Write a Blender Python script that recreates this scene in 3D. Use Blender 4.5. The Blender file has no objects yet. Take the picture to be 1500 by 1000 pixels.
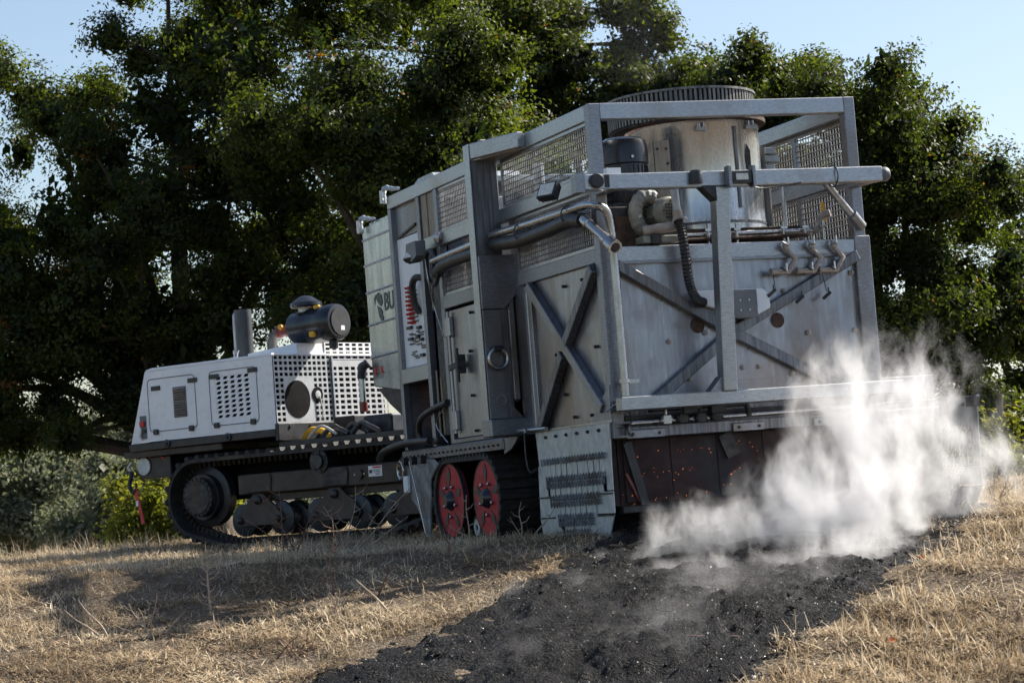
import bpy, bmesh, math, random
import numpy as np
from mathutils import Vector, Matrix
R = math.radians
random.seed(7); rng = np.random.default_rng(11)
scn = bpy.context.scene
col = scn.collection

# ------------------------------------------------------------------ camera
CAM_H = 0.411
PITCH, SLOPE = R(3.74), R(4.4)
cam = bpy.data.cameras.new('camera')
cam.sensor_width = 36.0
cam.lens = 81.6
cam.clip_end = 3000
cam.dof.use_dof = True
cam.dof.focus_distance = 19.5
cam.dof.aperture_fstop = 6.3
cam_ob = bpy.data.objects.new('camera', cam); col.objects.link(cam_ob)
cam_ob.location = (0, 0, CAM_H)
cam_ob.rotation_euler = (R(90) + PITCH, 0, 0)
scn.camera = cam_ob
# ------------------------------------------------------------------ sky, sun, exposure
SUN_EL = R(43)
SX, SY = 0.86, 0.51
world = bpy.data.worlds.new('World'); scn.world = world; world.use_nodes = True
wn = world.node_tree
sky = wn.nodes.new('ShaderNodeTexSky'); sky.sky_type = 'NISHITA'; sky.sun_disc = False
sky.sun_elevation = SUN_EL; sky.sun_rotation = math.atan2(SX, SY)
sky.air_density = 1.0; sky.dust_density = 1.5; sky.ozone_density = 1.0; sky.altitude = 100
wn.nodes['Background'].inputs['Strength'].default_value = 0.085
wn.links.new(sky.outputs[0], wn.nodes['Background'].inputs['Color'])
sun = bpy.data.lights.new('sun', 'SUN'); sun.energy = 5.0; sun.angle = R(0.53); sun.color = (1.0, 0.93, 0.82)
sun_ob = bpy.data.objects.new('sun', sun); col.objects.link(sun_ob)
sd = Vector((SX * math.cos(SUN_EL), SY * math.cos(SUN_EL), math.sin(SUN_EL)))
sun_ob.rotation_euler = sd.to_track_quat('Z', 'Y').to_euler(); sun_ob.location = (20, 20, 30)
scn.view_settings.view_transform = 'Standard'; scn.view_settings.look = 'None'
scn.view_settings.exposure = 0.95; scn.view_settings.gamma = 1.0
scn.render.engine = 'CYCLES'
cy = scn.cycles
cy.use_denoising = True
cy.max_bounces = 6; cy.diffuse_bounces = 2; cy.glossy_bounces = 3; cy.transmission_bounces = 4
cy.volume_bounces = 6; cy.transparent_max_bounces = 8
cy.sample_clamp_indirect = 6.0
cy.volume_step_rate = 1.0; cy.volume_max_steps = 512
cy.use_adaptive_sampling = True; cy.adaptive_threshold = 0.03

# the hillside leans: everything on it is laid out level and then leant with it
fw = Vector((0, math.cos(PITCH), math.sin(PITCH)))
cam_p = Vector((0, 0, CAM_H))
TILT = Matrix.Translation(cam_p) @ Matrix.Rotation(-SLOPE, 4, fw) @ Matrix.Translation(-cam_p)

# ------------------------------------------------------------------ materials
def newmat(name):
    m = bpy.data.materials.new(name); m.use_nodes = True
    nt = m.node_tree
    return m, nt, nt.nodes['Principled BSDF']

def N(nt, typ, **kw):
    n = nt.nodes.new(typ)
    for k, v in kw.items():
        if k in n.inputs.keys(): n.inputs[k].default_value = v
        else: setattr(n, k, v)
    return n

def noise_fac(nt, scale, stretch=(1, 1, 1), detail=5.0, rough=.55, lo=.35, hi=.65, dist=0.0):
    tc = N(nt, 'ShaderNodeTexCoord'); mp = N(nt, 'ShaderNodeMapping')
    mp.inputs['Scale'].default_value = stretch
    nt.links.new(tc.outputs['Object'], mp.inputs['Vector'])
    no = N(nt, 'ShaderNodeTexNoise', Scale=scale, Detail=detail, Roughness=rough, Distortion=dist)
    nt.links.new(mp.outputs[0], no.inputs['Vector'])
    mr = N(nt, 'ShaderNodeMapRange'); mr.inputs['From Min'].default_value = lo; mr.inputs['From Max'].default_value = hi
    nt.links.new(no.outputs['Fac'], mr.inputs['Value'])
    return mr.outputs['Result']

def mixc(nt, fac, a, b):
    m = N(nt, 'ShaderNodeMix'); m.data_type = 'RGBA'
    nt.links.new(fac, m.inputs[0])
    for s, i in ((a, 6), (b, 7)):
        if isinstance(s, tuple): m.inputs[i].default_value = (*s, 1)
        else: nt.links.new(s, m.inputs[i])
    return m.outputs[2]

def pmat(name, c1, c2, scale=6, stretch=(1, 1, 1), rough=(.4, .6), metal=0.0, bump=0.0, stain=None, stain_scale=1.2, stain_lo=.52, stain_hi=.72, spec=.5, fine=None):
    m, nt, b = newmat(name)
    f = noise_fac(nt, scale, stretch)
    c = mixc(nt, f, c1, c2)
    if stain:
        f2 = noise_fac(nt, stain_scale, (1, 1, .6), lo=stain_lo, hi=stain_hi, dist=.6)
        c = mixc(nt, f2, c, stain)
    if fine:
        f4 = noise_fac(nt, fine[1], (1, 1, 1), detail=3, lo=.5, hi=.7)
        c = mixc(nt, f4, c, fine[0])
    nt.links.new(c, b.inputs['Base Color'])
    f3 = noise_fac(nt, scale * 1.7, stretch, lo=.3, hi=.7)
    mr = N(nt, 'ShaderNodeMapRange'); mr.inputs['To Min'].default_value = rough[0]; mr.inputs['To Max'].default_value = rough[1]
    nt.links.new(f3, mr.inputs['Value']); nt.links.new(mr.outputs[0], b.inputs['Roughness'])
    b.inputs['Metallic'].default_value = metal
    b.inputs['Specular IOR Level'].default_value = spec
    if bump:
        bp = N(nt, 'ShaderNodeBump'); bp.inputs['Strength'].default_value = bump; bp.inputs['Distance'].default_value = .01
        nt.links.new(f, bp.inputs['Height']); nt.links.new(bp.outputs[0], b.inputs['Normal'])
    return m

M = {}
M['steel'] = pmat('brushed_steel', (.21, .22, .245), (.31, .32, .345), 22, (1, 1, 4), (.34, .48), .85, .02, (.19, .155, .13), 1.5, .5, .74)
M['steel_h'] = pmat('brushed_steel_rail', (.31, .325, .35), (.43, .445, .465), 22, (1, 1, 5), (.26, .42), .88, .02, (.27, .235, .21), 1.2, .52, .8)
M['panel'] = pmat('stainless_panel', (.28, .29, .325), (.37, .38, .41), 7, (4, 4, .4), (.26, .42), .92, .01, (.21, .165, .145), .9, .47, .70, fine=((.235, .215, .21), 3.2))
M['stain'] = pmat('stained_steel', (.11, .115, .128), (.24, .245, .26), 7, (7, 7, .4), (.38, .55), .8, .03, (.13, .095, .075), 2.0, .52, .74)
M['dark_steel'] = pmat('dark_steel', (.03, .031, .034), (.075, .074, .074), 9, (1, 1, 2), (.45, .65), .6, .05, (.07, .05, .035), 2)
M['galv'] = pmat('galvanised_sheet', (.36, .40, .425), (.50, .54, .56), 18, (1, 1, .7), (.4, .55), .5, .02, (.30, .29, .26), 2.2, .55, .8)
M['alu'] = pmat('polished_aluminium', (.38, .41, .43), (.52, .55, .565), 3, (2, 2, .6), (.2, .32), .92, .015)
M['tank'] = pmat('heat_tinted_steel', (.52, .52, .515), (.64, .64, .63), 5, (3, 3, .4), (.18, .32), .88, .015, (.30, .21, .13), 1.7, .56, .78)
M['chrome'] = pmat('pipe_steel', (.38, .375, .37), (.47, .465, .46), 6, (1, 1, 1), (.2, .32), .95, .0)
M['white'] = pmat('white_paint', (.78, .80, .84), (.84, .855, .88), 3, (1, 1, .6), (.3, .45), 0, .0, (.60, .58, .55), 2.0, .6, .9, fine=((.75, .75, .76), 12))
M['board'] = pmat('white_board', (.70, .74, .78), (.78, .80, .82), 4, (1, 1, .3), (.3, .5), 0)
M['black'] = pmat('black_paint', (.012, .013, .016), (.03, .03, .034), 10, (1, 1, 1), (.3, .5), 0, .03)
M['blackgloss'] = pmat('black_enamel', (.012, .014, .02), (.022, .025, .032), 6, (1, 1, 1), (.18, .3), 0)
M['rubber'] = pmat('track_rubber', (.014, .014, .015), (.04, .037, .034), 14, (1, 1, 1), (.65, .85), 0, .15, (.075, .06, .045), 3)
M['hose'] = pmat('black_hose', (.012, .012, .014), (.03, .03, .03), 20, (1, 1, 1), (.35, .55), 0)
M['red'] = pmat('red_paint', (.34, .006, .016), (.46, .010, .02), 10, (1, 1, 1), (.45, .65), 0, .03, (.09, .02, .018), 5, .5, .75)
M['brown'] = pmat('brown_frame_paint', (.034, .024, .018), (.055, .041, .031), 8, (1, 1, 1), (.5, .7), 0, .05, (.07, .06, .05), 3)
M['chardark'] = pmat('sooty_refractory', (.022, .012, .012), (.042, .020, .018), 6, (1, 1, 1), (.7, .9), 0, .2, (.03, .03, .035), 2)
M['fins'] = pmat('dark_fins', (.10, .10, .10), (.22, .215, .20), 7, (3, 3, .5), (.4, .6), .7, .05)
M['grey'] = pmat('grey_enclosure', (.11, .12, .135), (.14, .15, .165), 5, (1, 1, 1), (.4, .55), 0)
M['blower'] = pmat('blower_paint', (.20, .20, .175), (.30, .30, .26), 12, (1, 1, 1), (.45, .65), .1, .1, (.16, .13, .09), 4)
M['rust'] = pmat('rusty_burn', (.03, .018, .012), (.085, .045, .028), 20, (1, 1, 1), (.7, .9), 0, .2)
M['link'] = pmat('cast_link', (.30, .25, .22), (.42, .37, .33), 14, (1, 1, 1), (.5, .7), .4, .1)
M['wire'] = pmat('mesh_wire', (.30, .285, .27), (.44, .42, .40), 20, (1, 1, 1), (.35, .5), .8)
M['glass'] = pmat('lamp_glass', (.55, .55, .5), (.7, .7, .65), 40, (1, 1, 1), (.1, .2), 0)
M['yellow'] = pmat('yellow_plastic', (.70, .36, .02), (.75, .42, .03), 10)
M['orange'] = pmat('orange_strap', (.65, .13, .02), (.75, .18, .03), 10)
M['redplastic'] = pmat('red_plastic', (.5, .03, .03), (.6, .05, .05), 10)
M['redbrown'] = pmat('red_coupler', (.16, .03, .026), (.22, .055, .045), 10, rough=(.3, .5))
M['label'] = pmat('label_paper', (.75, .76, .78), (.8, .8, .8), 10)
M['text'] = pmat('dark_lettering', (.035, .04, .045), (.06, .065, .07), 10, rough=(.4, .6))
M['faint'] = pmat('faded_lettering', (.05, .055, .06), (.08, .085, .09), 10, rough=(.4, .6))
M['wood'] = pmat('tan_plate', (.20, .165, .13), (.28, .235, .18), 10, (4, 4, .6), (.4, .6), .5)
M['strap'] = pmat('rope_strap', (.5, .48, .42), (.62, .6, .55), 40)
M['bluegrey'] = pmat('dark_roller', (.022, .026, .032), (.05, .058, .07), 12, (1, 1, 1), (.35, .6), .5)
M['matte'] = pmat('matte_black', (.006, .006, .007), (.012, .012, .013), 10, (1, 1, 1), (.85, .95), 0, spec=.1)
M['mud'] = pmat('muddy_steel', (.13, .14, .15), (.30, .31, .32), 9, (1, 1, 1), (.5, .75), .4, .1, (.16, .14, .12), 4, .48, .62)
M['stack'] = pmat('dark_grey_stack', (.045, .05, .055), (.08, .085, .092), 8, (1, 1, .5), (.4, .6), .3)
def emission(name, c, s):
    m, nt, b = newmat(name)
    b.inputs['Base Color'].default_value = (*c, 1); b.inputs['Emission Color'].default_value = (*c, 1); b.inputs['Emission Strength'].default_value = s
    return m
M['ember'] = emission('glowing_ember', (1.0, .25, .06), 1.9)

# ------------------------------------------------------------------ mesh helpers
class MB:
    def __init__(s): s.v = []; s.f = []
    def add(s, vs, fs):
        o = len(s.v); s.v += [tuple(v) for v in vs]; s.f += [tuple(i + o for i in f) for f in fs]; return s
    def box(s, x0, x1, y0, y1, z0, z1):
        return s.add([(x0, y0, z0), (x1, y0, z0), (x1, y1, z0), (x0, y1, z0), (x0, y0, z1), (x1, y0, z1), (x1, y1, z1), (x0, y1, z1)],
                     [(0, 3, 2, 1), (4, 5, 6, 7), (0, 1, 5, 4), (1, 2, 6, 5), (2, 3, 7, 6), (3, 0, 4, 7)])
    def prism(s, poly, ax, c0, c1):
        def P(a, b, c): return {'x': (c, a, b), 'y': (a, c, b), 'z': (a, b, c)}[ax]
        n = len(poly)
        return s.add([P(a, b, c0) for a, b in poly] + [P(a, b, c1) for a, b in poly],
                     [tuple(range(n))[::-1], tuple(range(n, 2 * n))] + [(i, (i + 1) % n, n + (i + 1) % n, n + i) for i in range(n)])
    def bar(s, p0, p1, w, h, up=(0, 0, 1)):
        p0, p1 = Vector(p0), Vector(p1); d = (p1 - p0).normalized(); sd_ = d.cross(Vector(up)).normalized(); u = sd_.cross(d)
        vs = [p + sd_ * a * w / 2 + u * b * h / 2 for p in (p0, p1) for a, b in ((-1, -1), (1, -1), (1, 1), (-1, 1))]
        return s.add(vs, [(0, 3, 2, 1), (4, 5, 6, 7), (0, 1, 5, 4), (1, 2, 6, 5), (2, 3, 7, 6), (3, 0, 4, 7)])
    def lathe(s, p0, axis, prof, n=20):
        p0 = Vector(p0); a = Vector(axis).normalized()
        b = a.cross(Vector((0, 0, 1)) if abs(a.z) < .9 else Vector((1, 0, 0))).normalized(); c = a.cross(b)
        vs = []; fs = []
        for r, h in prof:
            for i in range(n):
                t = 2 * math.pi * i / n
                vs.append(p0 + a * h + (b * math.cos(t) + c * math.sin(t)) * r)
        for k in range(len(prof) - 1):
            for i in range(n):
                j = (i + 1) % n
                fs.append((k * n + i, k * n + j, (k + 1) * n + j, (k + 1) * n + i))
        fs.append(tuple(range(n))[::-1]); fs.append(tuple(range((len(prof) - 1) * n, len(prof) * n)))
        return s.add(vs, fs)
    def cyl(s, p0, p1, r, n=16, r1=None):
        p0, p1 = Vector(p0), Vector(p1)
        return s.lathe(p0, p1 - p0, [(r, 0), (r1 if r1 is not None else r, (p1 - p0).length)], n)
    def ring(s, p0, axis, ro, ri, h, n=24):
        return s.lathe(p0, axis, [(ri, 0), (ro, 0), (ro, h), (ri, h), (ri, h * .02)], n) if False else s._ring(p0, axis, ro, ri, h, n)
    def _ring(s, p0, axis, ro, ri, h, n):
        p0 = Vector(p0); a = Vector(axis).normalized()
        b = a.cross(Vector((0, 0, 1)) if abs(a.z) < .9 else Vector((1, 0, 0))).normalized(); c = a.cross(b)
        vs = []; prof = [(ri, 0), (ro, 0), (ro, h), (ri, h)]
        for r, hh in prof:
            for i in range(n):
                t = 2 * math.pi * i / n; vs.append(p0 + a * hh + (b * math.cos(t) + c * math.sin(t)) * r)
        fs = []
        for k in range(4):
            k2 = (k + 1) % 4
            for i in range(n):
                j = (i + 1) % n; fs.append((k * n + i, k * n + j, k2 * n + j, k2 * n + i))
        return s.add(vs, fs)
    def torus(s, c0, axis, R_, r, n=28, m=8, arc=2 * math.pi, start=0, ref=None):
        c0 = Vector(c0); a = Vector(axis).normalized()
        b = Vector(ref).normalized() if ref else a.cross(Vector((0, 0, 1)) if abs(a.z) < .9 else Vector((1, 0, 0))).normalized()
        c = a.cross(b)
        pts = [c0 + (b * math.cos(start + arc * i / n) + c * math.sin(start + arc * i / n)) * R_ for i in range(n + (arc < 6.28))]
        return s.tube(pts, r, m, closed=arc > 6.28)
    def tube(s, pts, r, n=8, closed=False):
        pts = [Vector(p) for p in pts]; k = len(pts); vs = []; fs = []
        prev = None
        for i, p in enumerate(pts):
            if closed: t = pts[(i + 1) % k] - pts[i - 1]
            else: t = pts[min(i + 1, k - 1)] - pts[max(i - 1, 0)]
            t = t.normalized()
            if prev is None: b = t.cross(Vector((0, 0, 1)) if abs(t.z) < .9 else Vector((1, 0, 0))).normalized()
            else:
                b = (prev - t * prev.dot(t)).normalized()
            prev = b; c = t.cross(b); rr = r[i] if isinstance(r, (list, tuple)) else r
            for q in range(n):
                an = 2 * math.pi * q / n; vs.append(p + (b * math.cos(an) + c * math.sin(an)) * rr)
        for i in range(k if closed else k - 1):
            i2 = (i + 1) % k
            for q in range(n):
                q2 = (q + 1) % n; fs.append((i * n + q, i * n + q2, i2 * n + q2, i2 * n + q))
        if not closed: fs.append(tuple(range(n))[::-1]); fs.append(tuple(range((k - 1) * n, k * n)))
        return s.add(vs, fs)
    def mesh(s, name, mat, smooth=False):
        me = bpy.data.meshes.new(name); me.from_pydata(s.v, [], s.f)
        bm = bmesh.new(); bm.from_mesh(me); bmesh.ops.recalc_face_normals(bm, faces=bm.faces); bm.to_mesh(me); bm.free()
        me.materials.append(M[mat] if isinstance(mat, str) else mat)
        if smooth:
            me.polygons.foreach_set('use_smooth', [True] * len(me.polygons)); me.set_sharp_from_angle(angle=R(38))
        return me
    def build(s, name, mat, parent=None, bevel=0.0, smooth=False, kind=None):
        o = bpy.data.objects.new(name, s.mesh(name, mat, smooth)); col.objects.link(o)
        if parent: o.parent = parent
        if bevel:
            b = o.modifiers.new('bevel', 'BEVEL'); b.width = bevel; b.segments = 1; b.limit_method = 'ANGLE'
        if kind: o['kind'] = kind
        return o

def smooth_path(pts, k=6):
    pts = [Vector(p) for p in pts]; out = []
    for i in range(len(pts) - 1):
        p0 = pts[max(i - 1, 0)]; p1 = pts[i]; p2 = pts[i + 1]; p3 = pts[min(i + 2, len(pts) - 1)]
        for j in range(k):
            t = j / k
            out.append(.5 * ((2 * p1) + (p2 - p0) * t + (2 * p0 - 5 * p1 + 4 * p2 - p3) * t * t + (3 * p1 - p0 - 3 * p2 + p3) * t ** 3))
    return out + [pts[-1]]

def inst(me, name, parent, loc, rot=(0, 0, 0), scale=(1, 1, 1)):
    o = bpy.data.objects.new(name, me); col.objects.link(o); o.parent = parent
    o.location = loc; o.rotation_euler = rot; o.scale = scale
    return o
def tag(o, label, cat, group=None, kind=None):
    o['label'] = label; o['category'] = cat
    if group: o['group'] = group
    if kind: o['kind'] = kind
    return o
def B(name, mat, parent, x0, x1, y0, y1, z0, z1, bevel=.006):
    return MB().box(x0, x1, y0, y1, z0, z1).build(name, mat, parent, bevel)
def hull2d(circles, n=64):
    pts = sorted({(round(cx + r * math.cos(2 * math.pi * i / n), 5), round(cy_ + r * math.sin(2 * math.pi * i / n), 5)) for cx, cy_, r in circles for i in range(n)})
    def half(ps):
        h = []
        for p in ps:
            while len(h) > 1 and (h[-1][0] - h[-2][0]) * (p[1] - h[-2][1]) - (h[-1][1] - h[-2][1]) * (p[0] - h[-2][0]) <= 0: h.pop()
            h.append(p)
        return h
    a = half(pts); b = half(pts[::-1]); return a[:-1] + b[:-1]
def resample(pts, step):
    P = [Vector(p) for p in pts] + [Vector(pts[0])]
    L = [0]
    for a, b in zip(P, P[1:]): L.append(L[-1] + (b - a).length)
    n = max(8, round(L[-1] / step)); out = []; k = 0
    for i in range(n):
        d = L[-1] * i / n
        while L[k + 1] < d: k += 1
        out.append(P[k].lerp(P[k + 1], (d - L[k]) / max(1e-9, L[k + 1] - L[k])))
    return out
def wire_mesh(name, parent, ax, c, u0, u1, z0, z1, pitch=.042, r=.0045):
    """woven wire panel in the plane ax=c; u is the other horizontal axis"""
    mb = MB()
    def P(u, z, o): return (c + o, u, z) if ax == 'x' else (u, c + o, z)
    nu = int((u1 - u0) / pitch); nz = int((z1 - z0) / pitch)
    for i in range(1, nu):
        u = u0 + (u1 - u0) * i / nu
        mb.tube([P(u, z0, r), P(u, z1, r)], r, 4)
    for i in range(1, nz):
        z = z0 + (z1 - z0) * i / nz
        mb.tube([P(u0, z, -r), P(u1, z, -r)], r, 4)
    o = mb.build(name, 'wire', parent); o['kind'] = 'stuff'
    return o
def stud_mesh():
    return MB().box(-.034, .034, -.012, .0, -.005, .005).box(-.005, .005, -.03, .0, -.013, .013).mesh('stud', 'dark_steel')
def bolt_mesh(r=.02, h=.02, mat='dark_steel'):
    return MB().lathe((0, 0, 0), (0, -1, 0), [(r, 0), (r, h * .5), (r * .6, h * .55), (r * .55, h)], 6).mesh('bolt', mat)
def poly_plate(mb, poly, ax, c, th): return mb.prism(poly, ax, c, c + th)

# ------------------------------------------------------------------ terrain
def vnoise(x, y, seed=0):
    xi = np.floor(x).astype(np.int64); yi = np.floor(y).astype(np.int64); xf = x - xi; yf = y - yi
    def h(a, b):
        n = (a * 374761393 + b * 668265263 + seed * 1442695041) & 0x7fffffff
        n = ((n ^ (n >> 13)) * 1274126177) & 0x7fffffff
        return ((n ^ (n >> 16)) & 0xffff) / 65535.0
    u = xf * xf * (3 - 2 * xf); v = yf * yf * (3 - 2 * yf)
    return (h(xi, yi) * (1 - u) + h(xi + 1, yi) * u) * (1 - v) + (h(xi, yi + 1) * (1 - u) + h(xi + 1, yi + 1) * u) * v
def fbm(x, y, oct=4, seed=0):
    s = 0; a = .5; t = 0
    for k in range(oct): s = s + a * vnoise(x * 2 ** k, y * 2 ** k, seed + k); t += a; a *= .5
    return s / t
def gz(x, y):
    x = np.asarray(x, float); y = np.asarray(y, float)
    t = np.clip(18.3 - y, 0, None)
    near = np.where(t <= 4.3, -.73 * (np.clip(t, 0, 4.3) / 4.3) ** 1.2, -.73 - .72 * (1 - np.exp(-.204 * (t - 4.3) / .72)))
    z = near + .018 * (np.clip(y, 22, 28) - 22)
    far = np.clip(y - 28, 0, 60)
    z = z - .12 * far * np.clip((3 - x) / 4, 0, 1)
    z = z + (fbm(x * .9, y * .9, 3, 5) - .5) * .09 + (fbm(x * 3.3, y * 3.3, 3, 9) - .5) * .085 + (fbm(x * 11, y * 11, 2, 19) - .5) * .028
    return z

LEFT = [(.95, 20.5), (.75, 18.8), (.56, 17.9), (.38, 17.3), (.22, 16.9), (-.18, 16.24), (-.73, 15.34), (-1.15, 14.78), (-1.43, 14.48), (-2.5, 13.3), (-4.2, 11.6)]
RIGHT = [(3.9, 20.3), (3.6, 18.6), (3.35, 17.7), (3.15, 17.2), (2.76, 16.42), (2.34, 15.68), (1.84, 14.74), (1.6, 14.25), (1.37, 13.78), (.6, 12.6), (-.6, 11.0)]
def pl(P, n):
    P = np.array(P, float); L = np.r_[0, np.cumsum(np.hypot(*np.diff(P, axis=0).T))]; s = np.linspace(0, L[-1], n)
    return np.c_[np.interp(s, L, P[:, 0]), np.interp(s, L, P[:, 1])]
def in_poly(x, y, poly):
    ins = np.zeros(len(x), bool); n = len(poly)
    for i in range(n):
        x0, y0 = poly[i]; x1, y1 = poly[(i + 1) % n]
        c = ((y0 > y) != (y1 > y)) & (x < (x1 - x0) * (y - y0) / (y1 - y0 + 1e-12) + x0)
        ins ^= c
    return ins
STRIP = LEFT + RIGHT[::-1]
def grid_mesh(name, X, Y, Z, mat):
    ny, nx = X.shape
    me = bpy.data.meshes.new(name)
    v = np.stack([X, Y, Z], -1).reshape(-1, 3)
    i = np.arange(ny * nx).reshape(ny, nx)
    q = np.stack([i[:-1, :-1], i[:-1, 1:], i[1:, 1:], i[1:, :-1]], -1).reshape(-1, 4)
    np_mesh(me, v, q); me.materials.append(mat)
    me.polygons.foreach_set('use_smooth', np.ones(len(q), bool))
    return me
def np_mesh(me, v, quads, tris=None):
    nq = len(quads); nt_ = 0 if tris is None else len(tris)
    loops = np.r_[quads.ravel(), tris.ravel()] if nt_ else quads.ravel()
    me.vertices.add(len(v)); me.vertices.foreach_set('co', np.ascontiguousarray(v, np.float32).ravel())
    me.loops.add(len(loops)); me.loops.foreach_set('vertex_index', loops.astype(np.int32))
    me.polygons.add(nq + nt_)
    st = np.arange(nq) * 4
    if nt_: st = np.r_[st, nq * 4 + np.arange(nt_) * 3]
    me.polygons.foreach_set('loop_start', st.astype(np.int32))
    me.update(calc_edges=True); me.validate()

def ground_mat():
    m, nt, b = newmat('dry_soil')
    f1 = noise_fac(nt, 2.2, detail=8, lo=.38, hi=.62); f2 = noise_fac(nt, 45, (1, 1, 1), detail=6, lo=.35, hi=.65)
    c = mixc(nt, f1, (.17, .132, .095), (.33, .265, .19)); c = mixc(nt, f2, c, (.075, .055, .038))
    nt.links.new(c, b.inputs['Base Color']); b.inputs['Roughness'].default_value = .95; b.inputs['Specular IOR Level'].default_value = .15
    bp = N(nt, 'ShaderNodeBump'); bp.inputs['Strength'].default_value = .7; bp.inputs['Distance'].default_value = .03
    nt.links.new(f2, bp.inputs['Height']); nt.links.new(bp.outputs[0], b.inputs['Normal'])
    return m
def char_mat():
    m, nt, b = newmat('burnt_soil')
    f1 = noise_fac(nt, 5, detail=8, lo=.4, hi=.66); f2 = noise_fac(nt, 60, detail=5, lo=.4, hi=.62)
    f5 = noise_fac(nt, 1.1, detail=4, lo=.45, hi=.7)
    c = mixc(nt, f1, (.006, .006, .007), (.016, .016, .0175)); c = mixc(nt, f5, c, (.034, .033, .033)); c = mixc(nt, f2, c, (.005, .005, .0055))
    nt.links.new(c, b.inputs['Base Color']); b.inputs['Specular IOR Level'].default_value = .10
    mr = N(nt, 'ShaderNodeMapRange'); mr.inputs['To Min'].default_value = .38; mr.inputs['To Max'].default_value = .75
    nt.links.new(f2, mr.inputs['Value']); nt.links.new(mr.outputs[0], b.inputs['Roughness'])
    bp = N(nt, 'ShaderNodeBump'); bp.inputs['Strength'].default_value = .8; bp.inputs['Distance'].default_value = .02
    nt.links.new(f2, bp.inputs['Height']); nt.links.new(bp.outputs[0], b.inputs['Normal'])
    return m
M['ground'] = ground_mat(); M['char'] = char_mat()
xs = np.r_[np.linspace(-400, -16, 30), np.linspace(-14, 14, 240), np.linspace(16, 400, 30)]
ys = np.r_[np.linspace(-40, 9, 20), np.linspace(10, 32, 230), np.linspace(33, 90, 50), np.linspace(110, 1200, 12)]
GX, GY = np.meshgrid(xs, ys)
ground = bpy.data.objects.new('ground', grid_mesh('ground', GX, GY, gz(GX, GY), M['ground'])); col.objects.link(ground)
ground['kind'] = 'structure'; ground.matrix_world = TILT
# burnt strip left behind by the machine: a lumpy sheet lying on the ground
nl, nw = 420, 190
a = pl(LEFT, nl); c_ = pl(RIGHT, nl)
tt = np.linspace(-.03, 1.03, nw)[None, :]
SXX = a[:, :1] * (1 - tt) + c_[:, :1] * tt; SYY = a[:, 1:] * (1 - tt) + c_[:, 1:] * tt
edge = np.clip(np.minimum(tt + .03, 1.03 - tt) / .20, 0, 1)
wob = (fbm(SXX * 3.5, SYY * 3.5, 4, 21) - .5) * 1.3
ed = np.clip(edge + wob * (1 - edge), 0, 1)
lump = (fbm(SXX * 2.1, SYY * 2.1, 4, 31) - .42) * .16 + np.abs(fbm(SXX * 7, SYY * 7, 4, 41) - .5) * .11 + (fbm(SXX * 26, SYY * 26, 2, 44) - .5) * .022
SZ = gz(SXX, SYY) + np.where(ed > .18, .006 + ed * (.015 + np.clip(lump, -.02, .16)), -.03)
strip = bpy.data.objects.new('burnt_strip', grid_mesh('burnt_strip', SXX, SYY, SZ, M['char'])); col.objects.link(strip)
strip['kind'] = 'structure'; strip.matrix_world = TILT
def strip_z(x, y): return gz(x, y) + .02 + np.clip((fbm(x * 2.1, y * 2.1, 4, 31) - .42) * .16 + np.abs(fbm(x * 7, y * 7, 4, 41) - .5) * .11, -.02, .16)

# ------------------------------------------------------------------ hills far off
hx = np.linspace(-500, 500, 80); hm = np.array([0, 1, 2, 3])[:, None]
HX = np.repeat(hx[None, :], 8, 0); prof = np.array([0, .35, .65, .85, .95, 1.0, .97, .9])[:, None]
HY = np.linspace(420, 640, 8)[:, None] + 0 * HX
HZ = -25 + prof * (26 + 26 * fbm(HX * .006 + 9, HX * 0 + 3, 4, 2))
M['hill'] = pmat('scrub_hillside', (.05, .065, .04), (.12, .12, .07), .05, (1, 1, 1), (.9, 1.0), 0)
hill = bpy.data.objects.new('hills', grid_mesh('hills', HX, HY, HZ, M['hill'])); col.objects.link(hill); hill['kind'] = 'structure'

# ================================================================== THE TRAILER (local frame: x right, y forward, z up; rear left corner at origin)
tr = bpy.data.objects.new('burn_trailer', None); col.objects.link(tr)
tag(tr, 'tall stainless steel trailer with cross-braced panels, mesh cage and rubber tracks, steaming at its rear', 'trailer')
tr.matrix_world = TILT @ Matrix.Translation((.7382, 18.1083, 0)) @ Matrix.Rotation(R(21.8), 4, 'Z')
W = 2.4
# --- frame
def post(x0, x1, y0, y1, z0, z1, mat='steel', name='corner_post'): return B(name, mat, tr, x0, x1, y0, y1, z0, z1, .007)
post(0, .10, 0, .10, .77, 3.42); post(2.30, 2.40, 0, .10, .77, 3.455)
B('post_sleeve', 'steel', tr, 2.285, 2.43, -.012, .11, .77, 2.30)
MB().bar((.1, .05, 3.356), (2.3, .05, 3.388), .1, .13).build('rear_top_beam', 'steel_h', tr, .007)
for x0, x1 in ((0, .1), (2.3, 2.4)):
    B('top_rail', 'steel_h', tr, x0, x1, .1, 5.03, 3.29, 3.418, .007)
B('rear_middle_rail', 'steel_h', tr, .1, 2.3, .0, .09, 2.14, 2.278)
B('rail_lip', 'steel', tr, .1, 2.285, -.012, .0, 2.14, 2.165, 0)
B('side_rail', 'steel_h', tr, -.015, .06, .1, 4.0, 2.75, 2.87); B('side_rail', 'steel_h', tr, 2.34, 2.415, .1, 5.0, 2.75, 2.87)
B('side_rail', 'steel', tr, 0, .07, .1, 1.75, 2.165, 2.28); B('side_rail', 'steel', tr, 0, .07, 2.14, 3.7, 2.16, 2.28)
B('side_rail', 'steel', tr, 2.33, 2.4, .11, 5.0, 2.165, 2.28)
for y0, y1 in ((4.95, 5.03), (4.12, 4.20), (3.62, 3.70)): B('side_post', 'steel', tr, 0, .075, y0, y1, .91, 3.29)
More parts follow.
